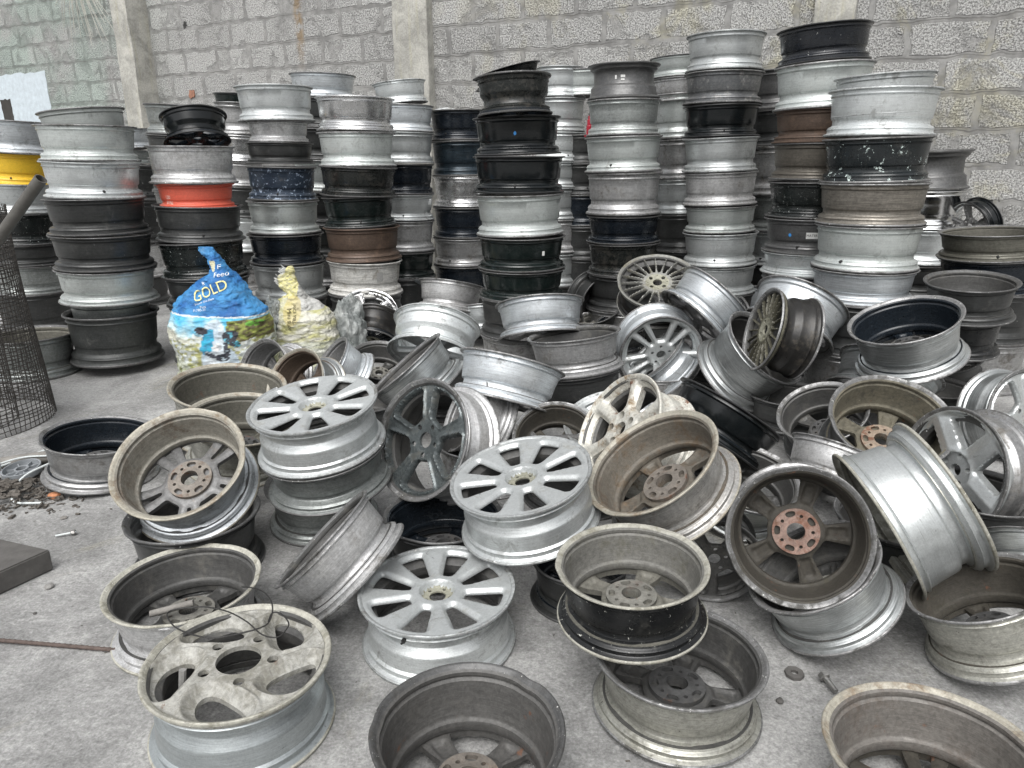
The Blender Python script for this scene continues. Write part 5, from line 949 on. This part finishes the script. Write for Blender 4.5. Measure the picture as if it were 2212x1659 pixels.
# ------------------------------------------------------------------ stacked rims
ORDN=['topmost','second from top','third from top','fourth from top','fifth from top','sixth from top','seventh from top','eighth from top','ninth from top','tenth from top','eleventh from top']
COL={'sil':'silver','silblue':'pale blue-grey','silgreen':'pale grey','silscr':'scratched silver','worn':'worn silver','alu':'dull metal','dal':'dark grey','dalg':'dark greenish','dalgrey':'dark grey','greygreen':'grey-green','blackgloss':'glossy black','blackdirt':'grimy black','blackscr':'scratched black','blackscr2':'scratched black','blackgreen':'dark green-black','yellow':'bright yellow','orange':'bright orange','brown':'brown','brngrey':'brown-grey','ribbrown':'ribbed brownish','chalk':'chalky white','polished':'polished metal','navy':'dark blue','ribbed':'ribbed dark','bluechip':'chipped blue','twotone':'two-tone','whitescr':'white-scratched black','chrome':'mirror chrome','silclean':'silver','olivgrey':'olive-grey'}
SM={}
for k,d in enumerate(DATA['stk']):
    prof=d['ex'].get('prof','S'); L=d['L']/d['R']; key=(prof,round(L,1) if not d['ex'].get('tag') else round(L,1),k%3)
    if key not in SM: SM[key]=(barrel_mesh('wheel_rim',prof,key[1],k+300,.006,96),key[1])
    me,L0=SM[key]
    M=frame(d['c'],d['n'],d['R'],0.)@Matrix.Diagonal((1,1,L/L0,1))
    o=bpy.data.objects.new('wheel_rim',me); C.objects.link(o); o.matrix_world=M
    if d['ex'].get('open'): inn='olivdark' if d['mat']=='olivgrey' else 'dgrey'
    else: inn='dgrey'
    set_mats(o,[d['mat'],inn,LIP.get(d['mat'],'lip_alu')])
    if d.get('hid'): tag(o,f"half-buried rim low down in {DATA['phr'][d['s']]}",'wheel rim','half-buried rims under '+DATA['phr'][d['s']])
    else:
        c=COL[d['mat']]; tag(o,f"{c} rim, {ORDN[d['i']]} in {DATA['phr'][d['s']]}",'wheel rim','wheel rims stacked against the wall')
    ex=d['ex']
    cx,cy=d['c'][0],d['c'][1]; y0=frame((0,0,0),d['n'],1.).to_3x3(); lv=y0.inverted()@Vector((-cx,-cy,0)); ca=math.atan2(lv.y,lv.x)   # local angle that faces the viewer
    rt=y0.inverted()@Vector((1,0,0)); sg=1 if math.cos(ca+.1)*rt.x+math.sin(ca+.1)*rt.y>math.cos(ca)*rt.x+math.sin(ca)*rt.y else -1
    if ex.get('dot'): patch(o,'sticker','plug_blue',ca-sg*.06,.033,.40,.50,L0,prof,'round blue dot sticker',True)
    if ex.get('tag'): patch(o,'sticker','label_white',ca+sg*.55,.035,.38,.52,L0,prof)
    if ex.get('tag3'):
        patch(o,'sticker','label_white',ca-sg*.26,.03,.36,.47,L0,prof); patch(o,'sticker','label_white',ca-sg*.03,.07,.36,.43,L0,prof); patch(o,'sticker','label_white',ca-sg*.035,.06,.46,.51,L0,prof)
    if ex.get('tag4'):
        patch(o,'sticker','plug_blue',ca-sg*.45,.035,.40,.50,L0,prof,'round blue sticker',True); patch(o,'sticker','label_white',ca+sg*.05,.13,.36,.54,L0,prof,'white printed label')
        rim_text(o,'MATER',"ink",ca+sg*.05,.45,.07,L0,prof,'lettering',sg<0)
    if d['mat']=='chalk': patch(o,'sticker','label_grey',ca+sg*.42,.1,.28,.55,L0,prof,'grey square label')
    if d['mat']=='orange':
        rim_text(o,'120','orange_ink',ca-sg*.87,.5,.12,L0,prof,'lettering',sg<0); rim_text(o,'EVAL','orange_ink',ca-sg*.86,.72,.11,L0,prof,'lettering',sg<0)
    if k%4==1 and not d.get('hid'): add_valve(o,ca+sg*random.uniform(-.6,.6),.79,L0,prof)
# ------------------------------------------------------------------ sacks
def fbm(x,y,z,o=4): return mnoise.fractal(Vector((x,y,z)),1.,2.,o)
def sack(name,prof,depth,org,px,colfun,nu=220,nv=240,wr=.014,seed=0.,mat='sack_print',base=None):
    """prof rows: (zy, xl, xr) in photograph pixels measured on the sack; px metres per pixel; org = world point of the base centre; returns object and front-surface function"""
    prof=sorted(prof); zys=[p[0] for p in prof]; zb=zys[-1]; x0=base
    def row(zy): return np.interp(zy,zys,[p[1] for p in prof]),np.interp(zy,zys,[p[2] for p in prof])
    def dep(zy): return np.interp(zy,[p[0] for p in depth],[p[1] for p in depth])
    def pos(u,zy):
        l,r=row(zy); xm=(l+r)/2; hw=max((r-l)/2-wr*.75/px,(r-l)*.28); c=math.cos(u);s_=math.sin(u)
        ex=.85; X=xm+hw*math.copysign(abs(c)**ex,c); Y=-dep(zy)*math.copysign(abs(s_)**.8,s_)
        p=Vector(((X-x0)*px,Y,(zb-zy)*px))
        q=p*6; w=fbm(q.x*1.1+seed,q.y*1.1,q.z*.8)*.9+.55*abs(fbm(q.x*2.2+seed+7,q.y*2.,q.z*3.4+3))+.22*fbm(q.x*6,q.y*6,q.z*8+seed)
        nrm=Vector((c*.8,-s_,.1)).normalized(); return p+nrm*wr*w
    V=[];cols=[]
    for j in range(nv+1):
        zy=zys[0]+(zb-zys[0])*j/nv
        for i in range(nu):
            u=2*math.pi*i/nu; p=pos(u,zy); V.append(p+Vector(org)); cols.append(colfun(p.x/px+x0,zy,math.sin(u)>-.15))
    F=[(j*nu+i,j*nu+(i+1)%nu,(j+1)*nu+(i+1)%nu,(j+1)*nu+i) for j in range(nv) for i in range(nu)]+[tuple(range(nu))]
    o=mesh_obj(name,V,F,mat,angle=60)
    a=o.data.color_attributes.new('print','FLOAT_COLOR','POINT'); a.data.foreach_set('color',[x for c in cols for x in (*c,1.)])
    def front(X,zy,off=.004):
        l,r=row(zy); xm=(l+r)/2; hw=max((r-l)/2-wr*.75/px,(r-l)*.28); c=max(-.985,min(.985,(X-xm)/hw)); cc=math.copysign(abs(c)**(1/.85),c); u=math.acos(cc)
        return pos(u,zy)+Vector((0,-off-.001,0))+Vector(org)
    return o,front
m,t,b=nodes('sack_print'); B=NB(t); at=B.n('ShaderNodeAttribute'); at.attribute_name='print'; tc=B.n('ShaderNodeTexCoord'); v=tc.outputs['Object']
dm=B.step(B.noise(v,9.,8,.7,.4),.54,.68); c=B.mix(B.math('MULTIPLY',dm,.3),at.outputs['Color'],(.2,.185,.12))
wv=B.n('ShaderNodeTexWave',wave_type='BANDS',bands_direction='Z'); B.l(v,wv.inputs['Vector']); wv.inputs['Scale'].default_value=160.
B.l(c,b.inputs['Base Color']); b.inputs['Roughness'].default_value=.5
B.l(B.bump(B.math('ADD',B.noise(B.scale(v,(1,1,1.8)),26.,6,.6,.8),B.math('MULTIPLY',wv.outputs['Fac'],.06)),.8,.012),b.inputs['Normal']); MATS['sack_print']=m
def inell(x,y,cx,cy,a,b_,ang=0):
    q=math.radians(ang); dx=x-cx;dy=y-cy; u=dx*math.cos(q)+dy*math.sin(q); w=-dx*math.sin(q)+dy*math.cos(q); return (u/a)**2+(w/b_)**2<1
def lerp(a,b_,t): t=max(0,min(1,t)); return tuple(p+(q-p)*t for p,q in zip(a,b_))
def feed(x,y,frontside):
    n=mnoise.fractal(Vector((x*.006,y*.006,1.)),1.,2.,5); n2=mnoise.fractal(Vector((x*.02,y*.03,5.)),1.,2.,4)
    blue=lerp((.02,.13,.38),(.06,.27,.56),.5+1.3*n)
    if y<215 : return blue
    edge=735+ (x-175)*.045 + 8*n2
    if y<edge-6:
        if 640<x<720 and 170<y<350 and inell(x,y,690,240,30,90,-12): return (.62,.6,.42)
        return blue
    if y<edge+8: return (.75,.78,.78)
    if not frontside: return lerp((.5,.58,.58),(.62,.6,.45),(y-900)/400)
    # sky, clouds, pasture, animal
    c=lerp((.10,.48,.72),(.60,.76,.78),(y-760)/170+n*.8)
    if y>870+40*n: c=lerp(c,(.66,.66,.56),(y-870)/140+n)
    if y>1000+70*n: c=lerp((.62,.66,.64),(.36,.36,.14),.28+1.6*n2+n)
    if y>1240+60*n: c=lerp((.55,.58,.48),(.20,.22,.06),.42+n+n2)
    if x>880 and 800<y<1010+60*n: c=lerp((.13,.11,.05),(.30,.34,.08),.4+2*n2); 
    if inell(x,y,1120,845,70,28,4) and n2>-.15: c=(.16,.42,.06)
    # cow: white face, dark ear and muzzle patches, blue cheek
    if inell(x,y,760,1010,130,230) or (y>1080 and inell(x,y,790,1220,190,190)): c=lerp((.66,.72,.76),(.5,.6,.68),.5+n)
    if inell(x,y,690,1010,70,140,18) and x<752: c=lerp((.03,.42,.62),(.05,.28,.48),.5+2*n2)
    if inell(x,y,625,895,68,38,10): c=(.03,.03,.04)
    if inell(x,y,915,950,78,58,-12) or inell(x,y,940,1010,80,40,38): c=(.035,.038,.05) if n2<.22 else (.1,.38,.5)
    if inell(x,y,705,1140,62,30,22) or inell(x,y,830,1170,75,42,-5) or inell(x,y,880,1085,30,85,-8): c=(.04,.045,.06) if n2<.3 else (.5,.6,.66)
    if inell(x,y,790,1060,52,34): c=(.66,.66,.66) if n2<.15 else (.4,.42,.44)
    if y>1440: c=lerp(c,(.36,.4,.34),.5)
    return c
PX=.000509
bag,bf=sack('feed_sack',[(85,520,725),(120,512,735),(200,575,775),(300,600,830),(360,585,890),(420,490,945),(500,388,995),(600,270,1035),(680,195,1100),(740,160,1190),(850,132,1216),(1000,138,1235),(1200,170,1245),(1350,160,1260),(1500,128,1270),(1560,125,1270)],
  [(85,.02),(150,.035),(300,.05),(420,.085),(600,.14),(800,.19),(1100,.22),(1560,.23)],(-1.6,3.86,0),PX,feed,base=690,seed=2.,wr=.022)
tag(bag,'bright blue animal feed sack with a cow picture, tied at the top','sack')
def print_text(parent,front,s,mat,x,y,size,ang=0,squash=1.,label=None):
    V,F=text_mesh(s,size); q=math.radians(ang); W_=[]
    for v in V:
        X=x+v.x*squash*math.cos(q)+v.y*math.sin(q); Y=y+v.x*squash*math.sin(q)-v.y*math.cos(q); W_.append(front(X,Y))
    return mesh_obj('lettering',W_,F,mat,parent,smooth=False)
print_text(bag,bf,'GOLD','letter_yellow',688,512,150,-22,.86)
print_text(bag,bf,'F','letter_white',758,280,62,-6); print_text(bag,bf,'Feed','letter_white',785,352,66,-8); print_text(bag,bf,'R','letter_white',622,440,48,-20)
print_text(bag,bf,'Proven Gro Dom','letter_white',645,610,30,-17); print_text(bag,bf,'Pure','letter_white',640,660,34,-8); print_text(bag,bf,'V-790-11','letter_white',600,692,38,-6)
def rice(x,y,frontside):
    n=mnoise.fractal(Vector((x*.006,y*.012,3.)),1.,2.,5); n2=mnoise.fractal(Vector((x*.03,y*.05,9.)),1.,2.,4)
    c=lerp((.60,.59,.52),(.44,.43,.20),.35+1.5*n)
    if y<680 and x<1660: c=lerp((.68,.63,.26),(.60,.57,.36),.5+n2)
    if x>1660 and y<800: c=lerp((.55,.55,.53),(.42,.42,.4),.5+n2)
    if inell(x,y,1620,800,90,150): c=lerp(c,(.60,.50,.20),.6)
    if y>1120: c=lerp(c,(.42,.46,.42),.4)
    return c
rb,rf=sack('rice_sack',[(355,1545,1620),(420,1455,1640),(500,1405,1660),(560,1395,1680),(620,1460,1700),(650,1500,1720),(700,1420,1760),(760,1320,1880),(850,1265,2000),(950,1235,2060),(1080,1225,2085),(1300,1230,2090),(1490,1240,2090)],
  [(355,.015),(500,.03),(640,.05),(760,.10),(900,.15),(1490,.17)],(-1.24,4.12,0),.00054,rice,base=1650,seed=8.,wr=.024)
tag(rb,'yellowish white woven rice sack with a frayed tied top','sack')
print_text(rb,rf,'Mini Rice','letter_dark',1604,880,62,82,.95); print_text(rb,rf,'RICE MILL','letter_dark',1650,830,46,82,.9)
# frayed threads on top
parts=[];rnd=random.Random(5)
for k in range(46):
    t=rnd.random(); X=1405+t*150; Y=555-t*190; p=rf(X,Y+12,0); e=p+Vector((-.012-.018*rnd.random(),rnd.uniform(-.01,.01),.006+.02*rnd.random())); parts.append(tube([p,(p+e)/2+Vector((0,0,rnd.uniform(-.003,.003))),e],.0011,4))
V,F=merge(parts); mesh_obj('frayed_thread',V,F,'label_white',rb)
# crumpled film beside the sacks
def film(name,cx,cy,cz,sx,sy,sz,mat,label,seed):
    bm=bmesh.new(); bmesh.ops.create_icosphere(bm,subdivisions=5,radius=1.)
    for v in bm.verts:
        p=v.co.copy(); w=fbm(p.x*1.6+seed,p.y*1.6,p.z*1.6)*.3+.28*abs(fbm(p.x*3.2+seed,p.y*3.,p.z*3.)); v.co=Vector((p.x*sx*(1+w),p.y*sy*(1+w),max(p.z*sz*(1+w),-cz+.003)))
    me=bpy.data.meshes.new(name); bm.to_mesh(me); bm.free(); me.materials.append(MATS[mat]); me.polygons.foreach_set('use_smooth',[True]*len(me.polygons)); o=bpy.data.objects.new(name,me); C.objects.link(o); o.location=(cx,cy,cz); tag(o,label,'plastic bag'); return o
m,t,b=nodes('film'); B=NB(t); tc=B.n('ShaderNodeTexCoord'); v=tc.outputs['Object']
B.l(B.mix(B.step(B.noise(v,14.,6,.6),.4,.65),(.22,.24,.235),(.5,.52,.51)),b.inputs['Base Color']); b.inputs['Roughness'].default_value=.25; b.inputs['Alpha'].default_value=.8; B.l(B.bump(B.noise(v,18.,6,.7,1.),1.,.02),b.inputs['Normal']); MATS['film']=m
film('plastic_bag',-.99,4.22,.19,.10,.09,.20,'film','clear grey plastic bag slumped against the right of the rice sack',3.)
film('plastic_bag',-1.37,4.02,.33,.055,.05,.10,'film','crumpled grey plastic bag squeezed between the two sacks',12.)
# ------------------------------------------------------------------ wire mesh roll, pipe, slab, rod
parts=[];cx,cy=-2.62,3.16; r0,r1,H_=.385,.375,1.0; lean=Vector((-.025,.02,0))
def cp(a,z): 
    r=r0+(r1-r0)*z/H_; q=1+.03*math.sin(3*a+z*4); return Vector((cx,cy,z))+lean*(z/H_)+Vector((r*q*math.cos(a),r*q*math.sin(a),0))
NA=96
for k in range(NA):
    a=2*math.pi*k/NA; parts.append(tube([cp(a+.01*math.sin(z*9+k),z*H_/14) for z in range(15)],.0022,4))
for j in range(48):
    z=.004+H_*j/48; parts.append(tube([cp(2*math.pi*k/56,z+.006*math.sin(2*math.pi*k/28+j)) for k in range(56)],.0022,4,True))
# an inner turn of the roll
for k in range(0,NA,3):
    a=2*math.pi*k/NA; parts.append(tube([Vector((cx,cy,0))+lean*(z/14)+Vector((.24*math.cos(a),.24*math.sin(a),z*H_/14)) for z in range(15)],.0022,4))
for j in range(0,22):
    z=.01+H_*j/22; parts.append(tube([Vector((cx,cy,z))+lean*(z/H_)+Vector((.24*math.cos(2*math.pi*k/40),.24*math.sin(2*math.pi*k/40),0)) for k in range(40)],.0022,4,True))
V,F=merge(parts); tag(mesh_obj('wire_mesh_roll',V,F,'meshwire'),'standing roll of rusty welded wire mesh at the left edge','wire mesh')
a=Vector((-1.905,3.0,1.125)); b_=Vector((-2.40,3.1,.66)); ax=(b_-a).normalized()
V1,F1=tube([a,a+ax*.02,a+ax*.3,b_],.0235,20); F1=F1[:-2]
V2,F2=tube([a,a+ax*.02,a+ax*.3,b_],.0195,20); F2=[f[::-1] for f in F2[:-2]]
V,F=merge([(V1,F1),(V2,F2)]); F+=[(i,80+i,80+(i+1)%20,(i+1)%20) for i in range(20)]
tag(mesh_obj('steel_pipe',V,F,'pipe',angle=40),'grey steel pipe sticking out of the wire mesh roll','pipe')
A=Vector((-1.403,1.913)); d1=(Vector((-1.6,1.98))-A).normalized(); d2=(Vector((-1.471,1.791))-A).normalized()
def slab():
    bm=bmesh.new(); P=[A,A+d1*.9,A+d1*.9+d2*.6,A+d2*.6]
    vb=[bm.verts.new((p.x,p.y,.001)) for p in P]; vt=[bm.verts.new((p.x,p.y,.07)) for p in P]
    bm.faces.new(vb[::-1]); bm.faces.new(vt)
    for i in range(4): bm.faces.new((vb[i],vb[(i+1)%4],vt[(i+1)%4],vt[i]))
    bmesh.ops.recalc_face_normals(bm,faces=bm.faces[:])
    bmesh.ops.bevel(bm,geom=bm.edges[:],offset=.004,segments=2,affect='EDGES'); me=bpy.data.meshes.new('steel_plate'); bm.to_mesh(me); bm.free(); me.materials.append(MATS['slab']); o=bpy.data.objects.new('steel_plate',me); C.objects.link(o); return o
tag(slab(),'thick dark metal plate lying on the concrete at the left edge','metal plate')
p0=Vector((-2.4,1.70,.007)); p1=Vector((-.80,1.50,.009)); N=420
V,F=tube([p0.lerp(p1,i/N)+Vector((0,.004*math.sin(i*.02),.002*math.sin(i*.03))) for i in range(N+1)],.0056,10,rfun=lambda i:.0050+.0011*(i%4==0))
tag(mesh_obj('steel_rod',V,F,'rebar',angle=80),'rusty ribbed steel rod lying on the concrete toward the swirl rim','steel rod')
WP=[[-.685,1.571,.165],[-.649,1.55,.175],[-.603,1.506,.19],[-.569,1.456,.19],[-.558,1.402,.186],[-.573,1.375,.186],[-.621,1.352,.186],[-.66,1.338,.188],[-.712,1.349,.188],[-.768,1.381,.186],[-.805,1.425,.186],[-.799,1.446,.185],[-.761,1.452,.187],[-.724,1.452,.188],[-.666,1.434,.188],[-.61,1.399,.186],[-.557,1.349,.188],[-.52,1.341,.188],[-.509,1.371,.188],[-.513,1.395,.188],[-.54,1.427,.188],[-.561,1.43,.187],[-.56,1.398,.187]]
V,F=tube(spline(WP,6),.0018,6); tag(mesh_obj('loose_wire',V,F,'wire'),'thin dark wire loop lying across the off-white swirl rim','wire')
# ------------------------------------------------------------------ small litter
def bolt(name,p,dirv,ln,r,label,cat,mat='bolt',head=2.1):
    d=Vector(dirv).normalized(); p=Vector(p); root=empty(name); root.location=p; tag(root,label,cat)
    V,F=tube([Vector((0,0,0)),d*ln],r,10); mesh_obj('shank',V,F,'cable' if mat=='cable' else mat,root)
    V,F=tube([d*(ln-.016),d*(ln-.014),d*(ln-.004),d*(ln-.002)],r*head,6,rfun=lambda i:r*head*(.85,1,1,.85)[i]); mesh_obj('nut',V,F,'bolt',root,angle=25)
    return root
bolt('tyre_valve',(-1.515,2.105,.008),(.055,.018,.004),.062,.0032,'white stem with a dark nut lying alone on the concrete at left','valve','cable',2.8)
bolt('lug_bolt',(.758,1.375,.012),(-.012,.05,.008),.055,.0065,'shiny bolt on the concrete behind the brown-lipped corner rim','bolt')
def ring(name,p,ro,ri,h,mat,label,cat,seg=8,rot=0):
    V=[];F=[]
    for k in range(seg):
        a=2*math.pi*k/seg+rot
        for r,z in ((ro,0),(ro,h),(ri,h),(ri,0)): V.append((p[0]+r*math.cos(a),p[1]+r*math.sin(a),p[2]+z))
    for k in range(seg):
        k2=(k+1)%seg
        for j in range(4): F.append((k*4+j,k2*4+j,k2*4+(j+1)%4,k*4+(j+1)%4))
    return tag(mesh_obj(name,V,F,mat,angle=25),label,cat)
ring('nut',(.688,1.445,.001),.023,.009,.008,'slab','dark flat nut on the concrete below the bare silver rim','nut',8,.3)
def pebble(p,r,seed,mat,label,cat='stone',name='stone',flat=.6,grp=None):
    bm=bmesh.new(); bmesh.ops.create_icosphere(bm,subdivisions=2,radius=r); rn=random.Random(seed)
    for v in bm.verts: v.co*=1+.25*fbm(v.co.x/r+seed,v.co.y/r,v.co.z/r,2); v.co.z*=flat
    me=bpy.data.meshes.new(name); bm.to_mesh(me); bm.free(); me.materials.append(MATS[mat]); o=bpy.data.objects.new(name,me); C.objects.link(o); o.location=(p[0],p[1],r*flat*.8); o.rotation_euler=(0,0,rn.uniform(0,6)); return tag(o,label,cat,grp)
pebble((-1.357,1.815),.013,1,'stone','small grey stone beside the corner of the dark metal plate')
pebble((.62,1.354),.009,2,'slab','tiny dark chip on the concrete right of the olive silver rim','chip','metal_chip')
pebble((-1.32,1.69),.005,3,'slab','tiny dark chip on bare concrete near the rusty rod','chip','metal_chip')
pebble((-1.57,2.24),.012,4,'wood','dark bark-like chip on the concrete behind the white stem','chip','wood_chip',.35)
# scrap pile: far too many bits to count
rnd=random.Random(21); parts=[]
def bit(x,y,z,s):
    k=rnd.random(); rot=Matrix.Rotation(rnd.uniform(0,6.28),3,'Z')@Matrix.Rotation(rnd.uniform(-.6,.6),3,'X')
    if k<.4: parts.append(box(x,y,z+s*.25,s*rnd.uniform(.6,1.6),s*rnd.uniform(.4,1),s*rnd.uniform(.2,.6),rot))
    elif k<.75:
        d=rot@Vector((1,0,rnd.uniform(-.1,.2))); p=Vector((x,y,z+s*.2)); parts.append(tube([p,p+d*s*rnd.uniform(.8,2.2)],s*rnd.uniform(.14,.25),6))
    else:
        n=10; c=Vector((x,y,z+s*.2)); e1=rot@Vector((1,0,0));e2=rot@Vector((0,1,.3)); parts.append(tube([c+(e1*math.cos(6.283*q/n)+e2*math.sin(6.283*q/n))*s*.5 for q in range(n)],s*.16,5,True))
for k in range(420):
    t=abs(rnd.gauss(0,.5)); a=rnd.uniform(0,6.28); x=-1.86+.26*t*math.cos(a)-.06*rnd.random(); y=2.42+.17*t*math.sin(a); z=max(0,.045*(1-t*1.1)); bit(x,y,z,rnd.uniform(.008,.026))
for k in range(70): bit(-1.75+rnd.gauss(0,.12),2.33+rnd.gauss(0,.05),0,rnd.uniform(.006,.018))
for k in range(110):
    bit(rnd.uniform(-1.9,1.3),rnd.uniform(1.0,2.6)+.25*rnd.random(),0,rnd.uniform(.002,.007))
V,F=merge(parts); tag(mesh_obj('scrap_debris',V,F,'scrap',smooth=True,angle=30),kind='stuff')
parts=[]
for k in range(26):
    x=-1.92+rnd.gauss(0,.13); y=2.66+rnd.gauss(0,.07); a=rnd.uniform(-.5,.5); l=rnd.uniform(.08,.3); p=Vector((x,y,.008+.02*rnd.random())); d=Vector((math.cos(a),math.sin(a)*.6,rnd.uniform(-.03,.06))); parts.append(tube([p,p+d*l*.5+Vector((0,0,.006)),p+d*l],rnd.uniform(.0025,.006),6))
V,F=merge(parts); tag(mesh_obj('twig_debris',V,F,'wood'),kind='stuff')
pebble((-1.70,2.40),.024,31,'orangebit','orange brick fragment on the scrap left of the black-inside rim','brick piece','brick_fragment',.5)
# plastic spool
sp=empty('plastic_spool'); sp.location=(-1.905,2.545,.03); sp.rotation_euler=(.12,-.05,0); tag(sp,'grey plastic spool half buried in the scrap at the left edge','spool')
V,F=[],[]
prs=[(.062,0),(.068,.004),(.068,.03),(.062,.03),(.06,.008),(.026,.008),(.026,.026),(.018,.026),(.018,0)]
n=40
for k in range(n):
    a=2*math.pi*k/n
    for r,z in prs: V.append((r*math.cos(a),r*math.sin(a),z))
m_=len(prs)
for k in range(n):
    for j in range(m_): F.append((k*m_+j,((k+1)%n)*m_+j,((k+1)%n)*m_+(j+1)%m_,k*m_+(j+1)%m_))
mesh_obj('body',V,F,'spool',sp,angle=30)
for k in range(8):
    V,F=box(.043*math.cos(k*.785),.043*math.sin(k*.785),.014,.034,.004,.014,Matrix.Rotation(k*.785,3,'Z')); mesh_obj('spoke',V,F,'spool',sp,smooth=False)
def cable(pts,r,label): V,F=tube(spline(pts,8),r,7); tag(mesh_obj('white_cable',V,F,'cable'),label,'cable','white cables on the scrap pile')
cable([(-2.3,2.45,.03),(-2.05,2.52,.05),(-1.95,2.64,.06),(-1.85,2.78,.07),(-1.74,2.84,.05)],.0042,'white cable arching from the left edge to the black-inside rim')
cable([(-2.1,2.42,.05),(-1.96,2.58,.075),(-1.86,2.63,.07),(-1.78,2.66,.06)],.0035,'pale cable running just above the plastic spool')
cable([(-1.79,2.56,.075),(-1.84,2.47,.06),(-1.85,2.40,.03),(-1.83,2.36,.02),(-1.79,2.335,.012),(-1.70,2.34,.01)],.004,'white cable curling down over the scrap in front of the spool')
V,F=tube([(-2.3,2.40,.05),(-2.08,2.49,.06),(-1.98,2.53,.07)],.02,10); tag(mesh_obj('plastic_tube',V,F,'cable'),'pale plastic tube poking into the scrap from the left edge','tube')
V,F=tube([(-2.02,2.60,.05),(-1.74,2.70,.06)],.026,12); tag(mesh_obj('wood_stick',V,F,'wood'),'grey round stick lying behind the plastic spool','stick')
# small red bottle jack wedged between two stacks
rj=empty('bottle_jack'); rj.location=(.555,5.42,1.365); tag(rj,'small dark red bottle jack wedged between two silver stacks','jack')
V,F=tube([Vector((0,0,z)) for z in (0,.004,.06,.066,.1,.105,.128,.13)],.022,14,rfun=lambda i:(.019,.022,.022,.018,.018,.012,.012,.008)[i]); mesh_obj('body',V,F,'red',rj,angle=30)
V,F=tube([Vector((0,0,z)) for z in (.13,.132,.15,.151)],.009,10,rfun=lambda i:(.006,.009,.009,.006)[i]); mesh_obj('cap',V,F,'valve',rj,angle=30)
V,F=box(0,0,-.006,.07,.06,.012); mesh_obj('base',V,F,'red',rj,smooth=False)
# scraps lying inside rims
V,F=tube([(-.93,1.57,.085),(-.83,1.60,.098)],.009,10); tag(mesh_obj('broken_stick',V,F,'wood'),'short pale stick lying inside the rim behind the swirl rim','stick')
V,F=tube([(-.715,1.255,.05),(-.707,1.275,.155)],.008,8); tag(mesh_obj('broken_stick',V,F,'stone'),'grey stick poking up through a window of the swirl rim','stick')
pebble((-1.17,3.17),.022,51,'label_white','white rag scrap stuck inside the wide olive brown rim','rag','rag_scrap'); bpy.context.scene.objects[-1] if 0 else None
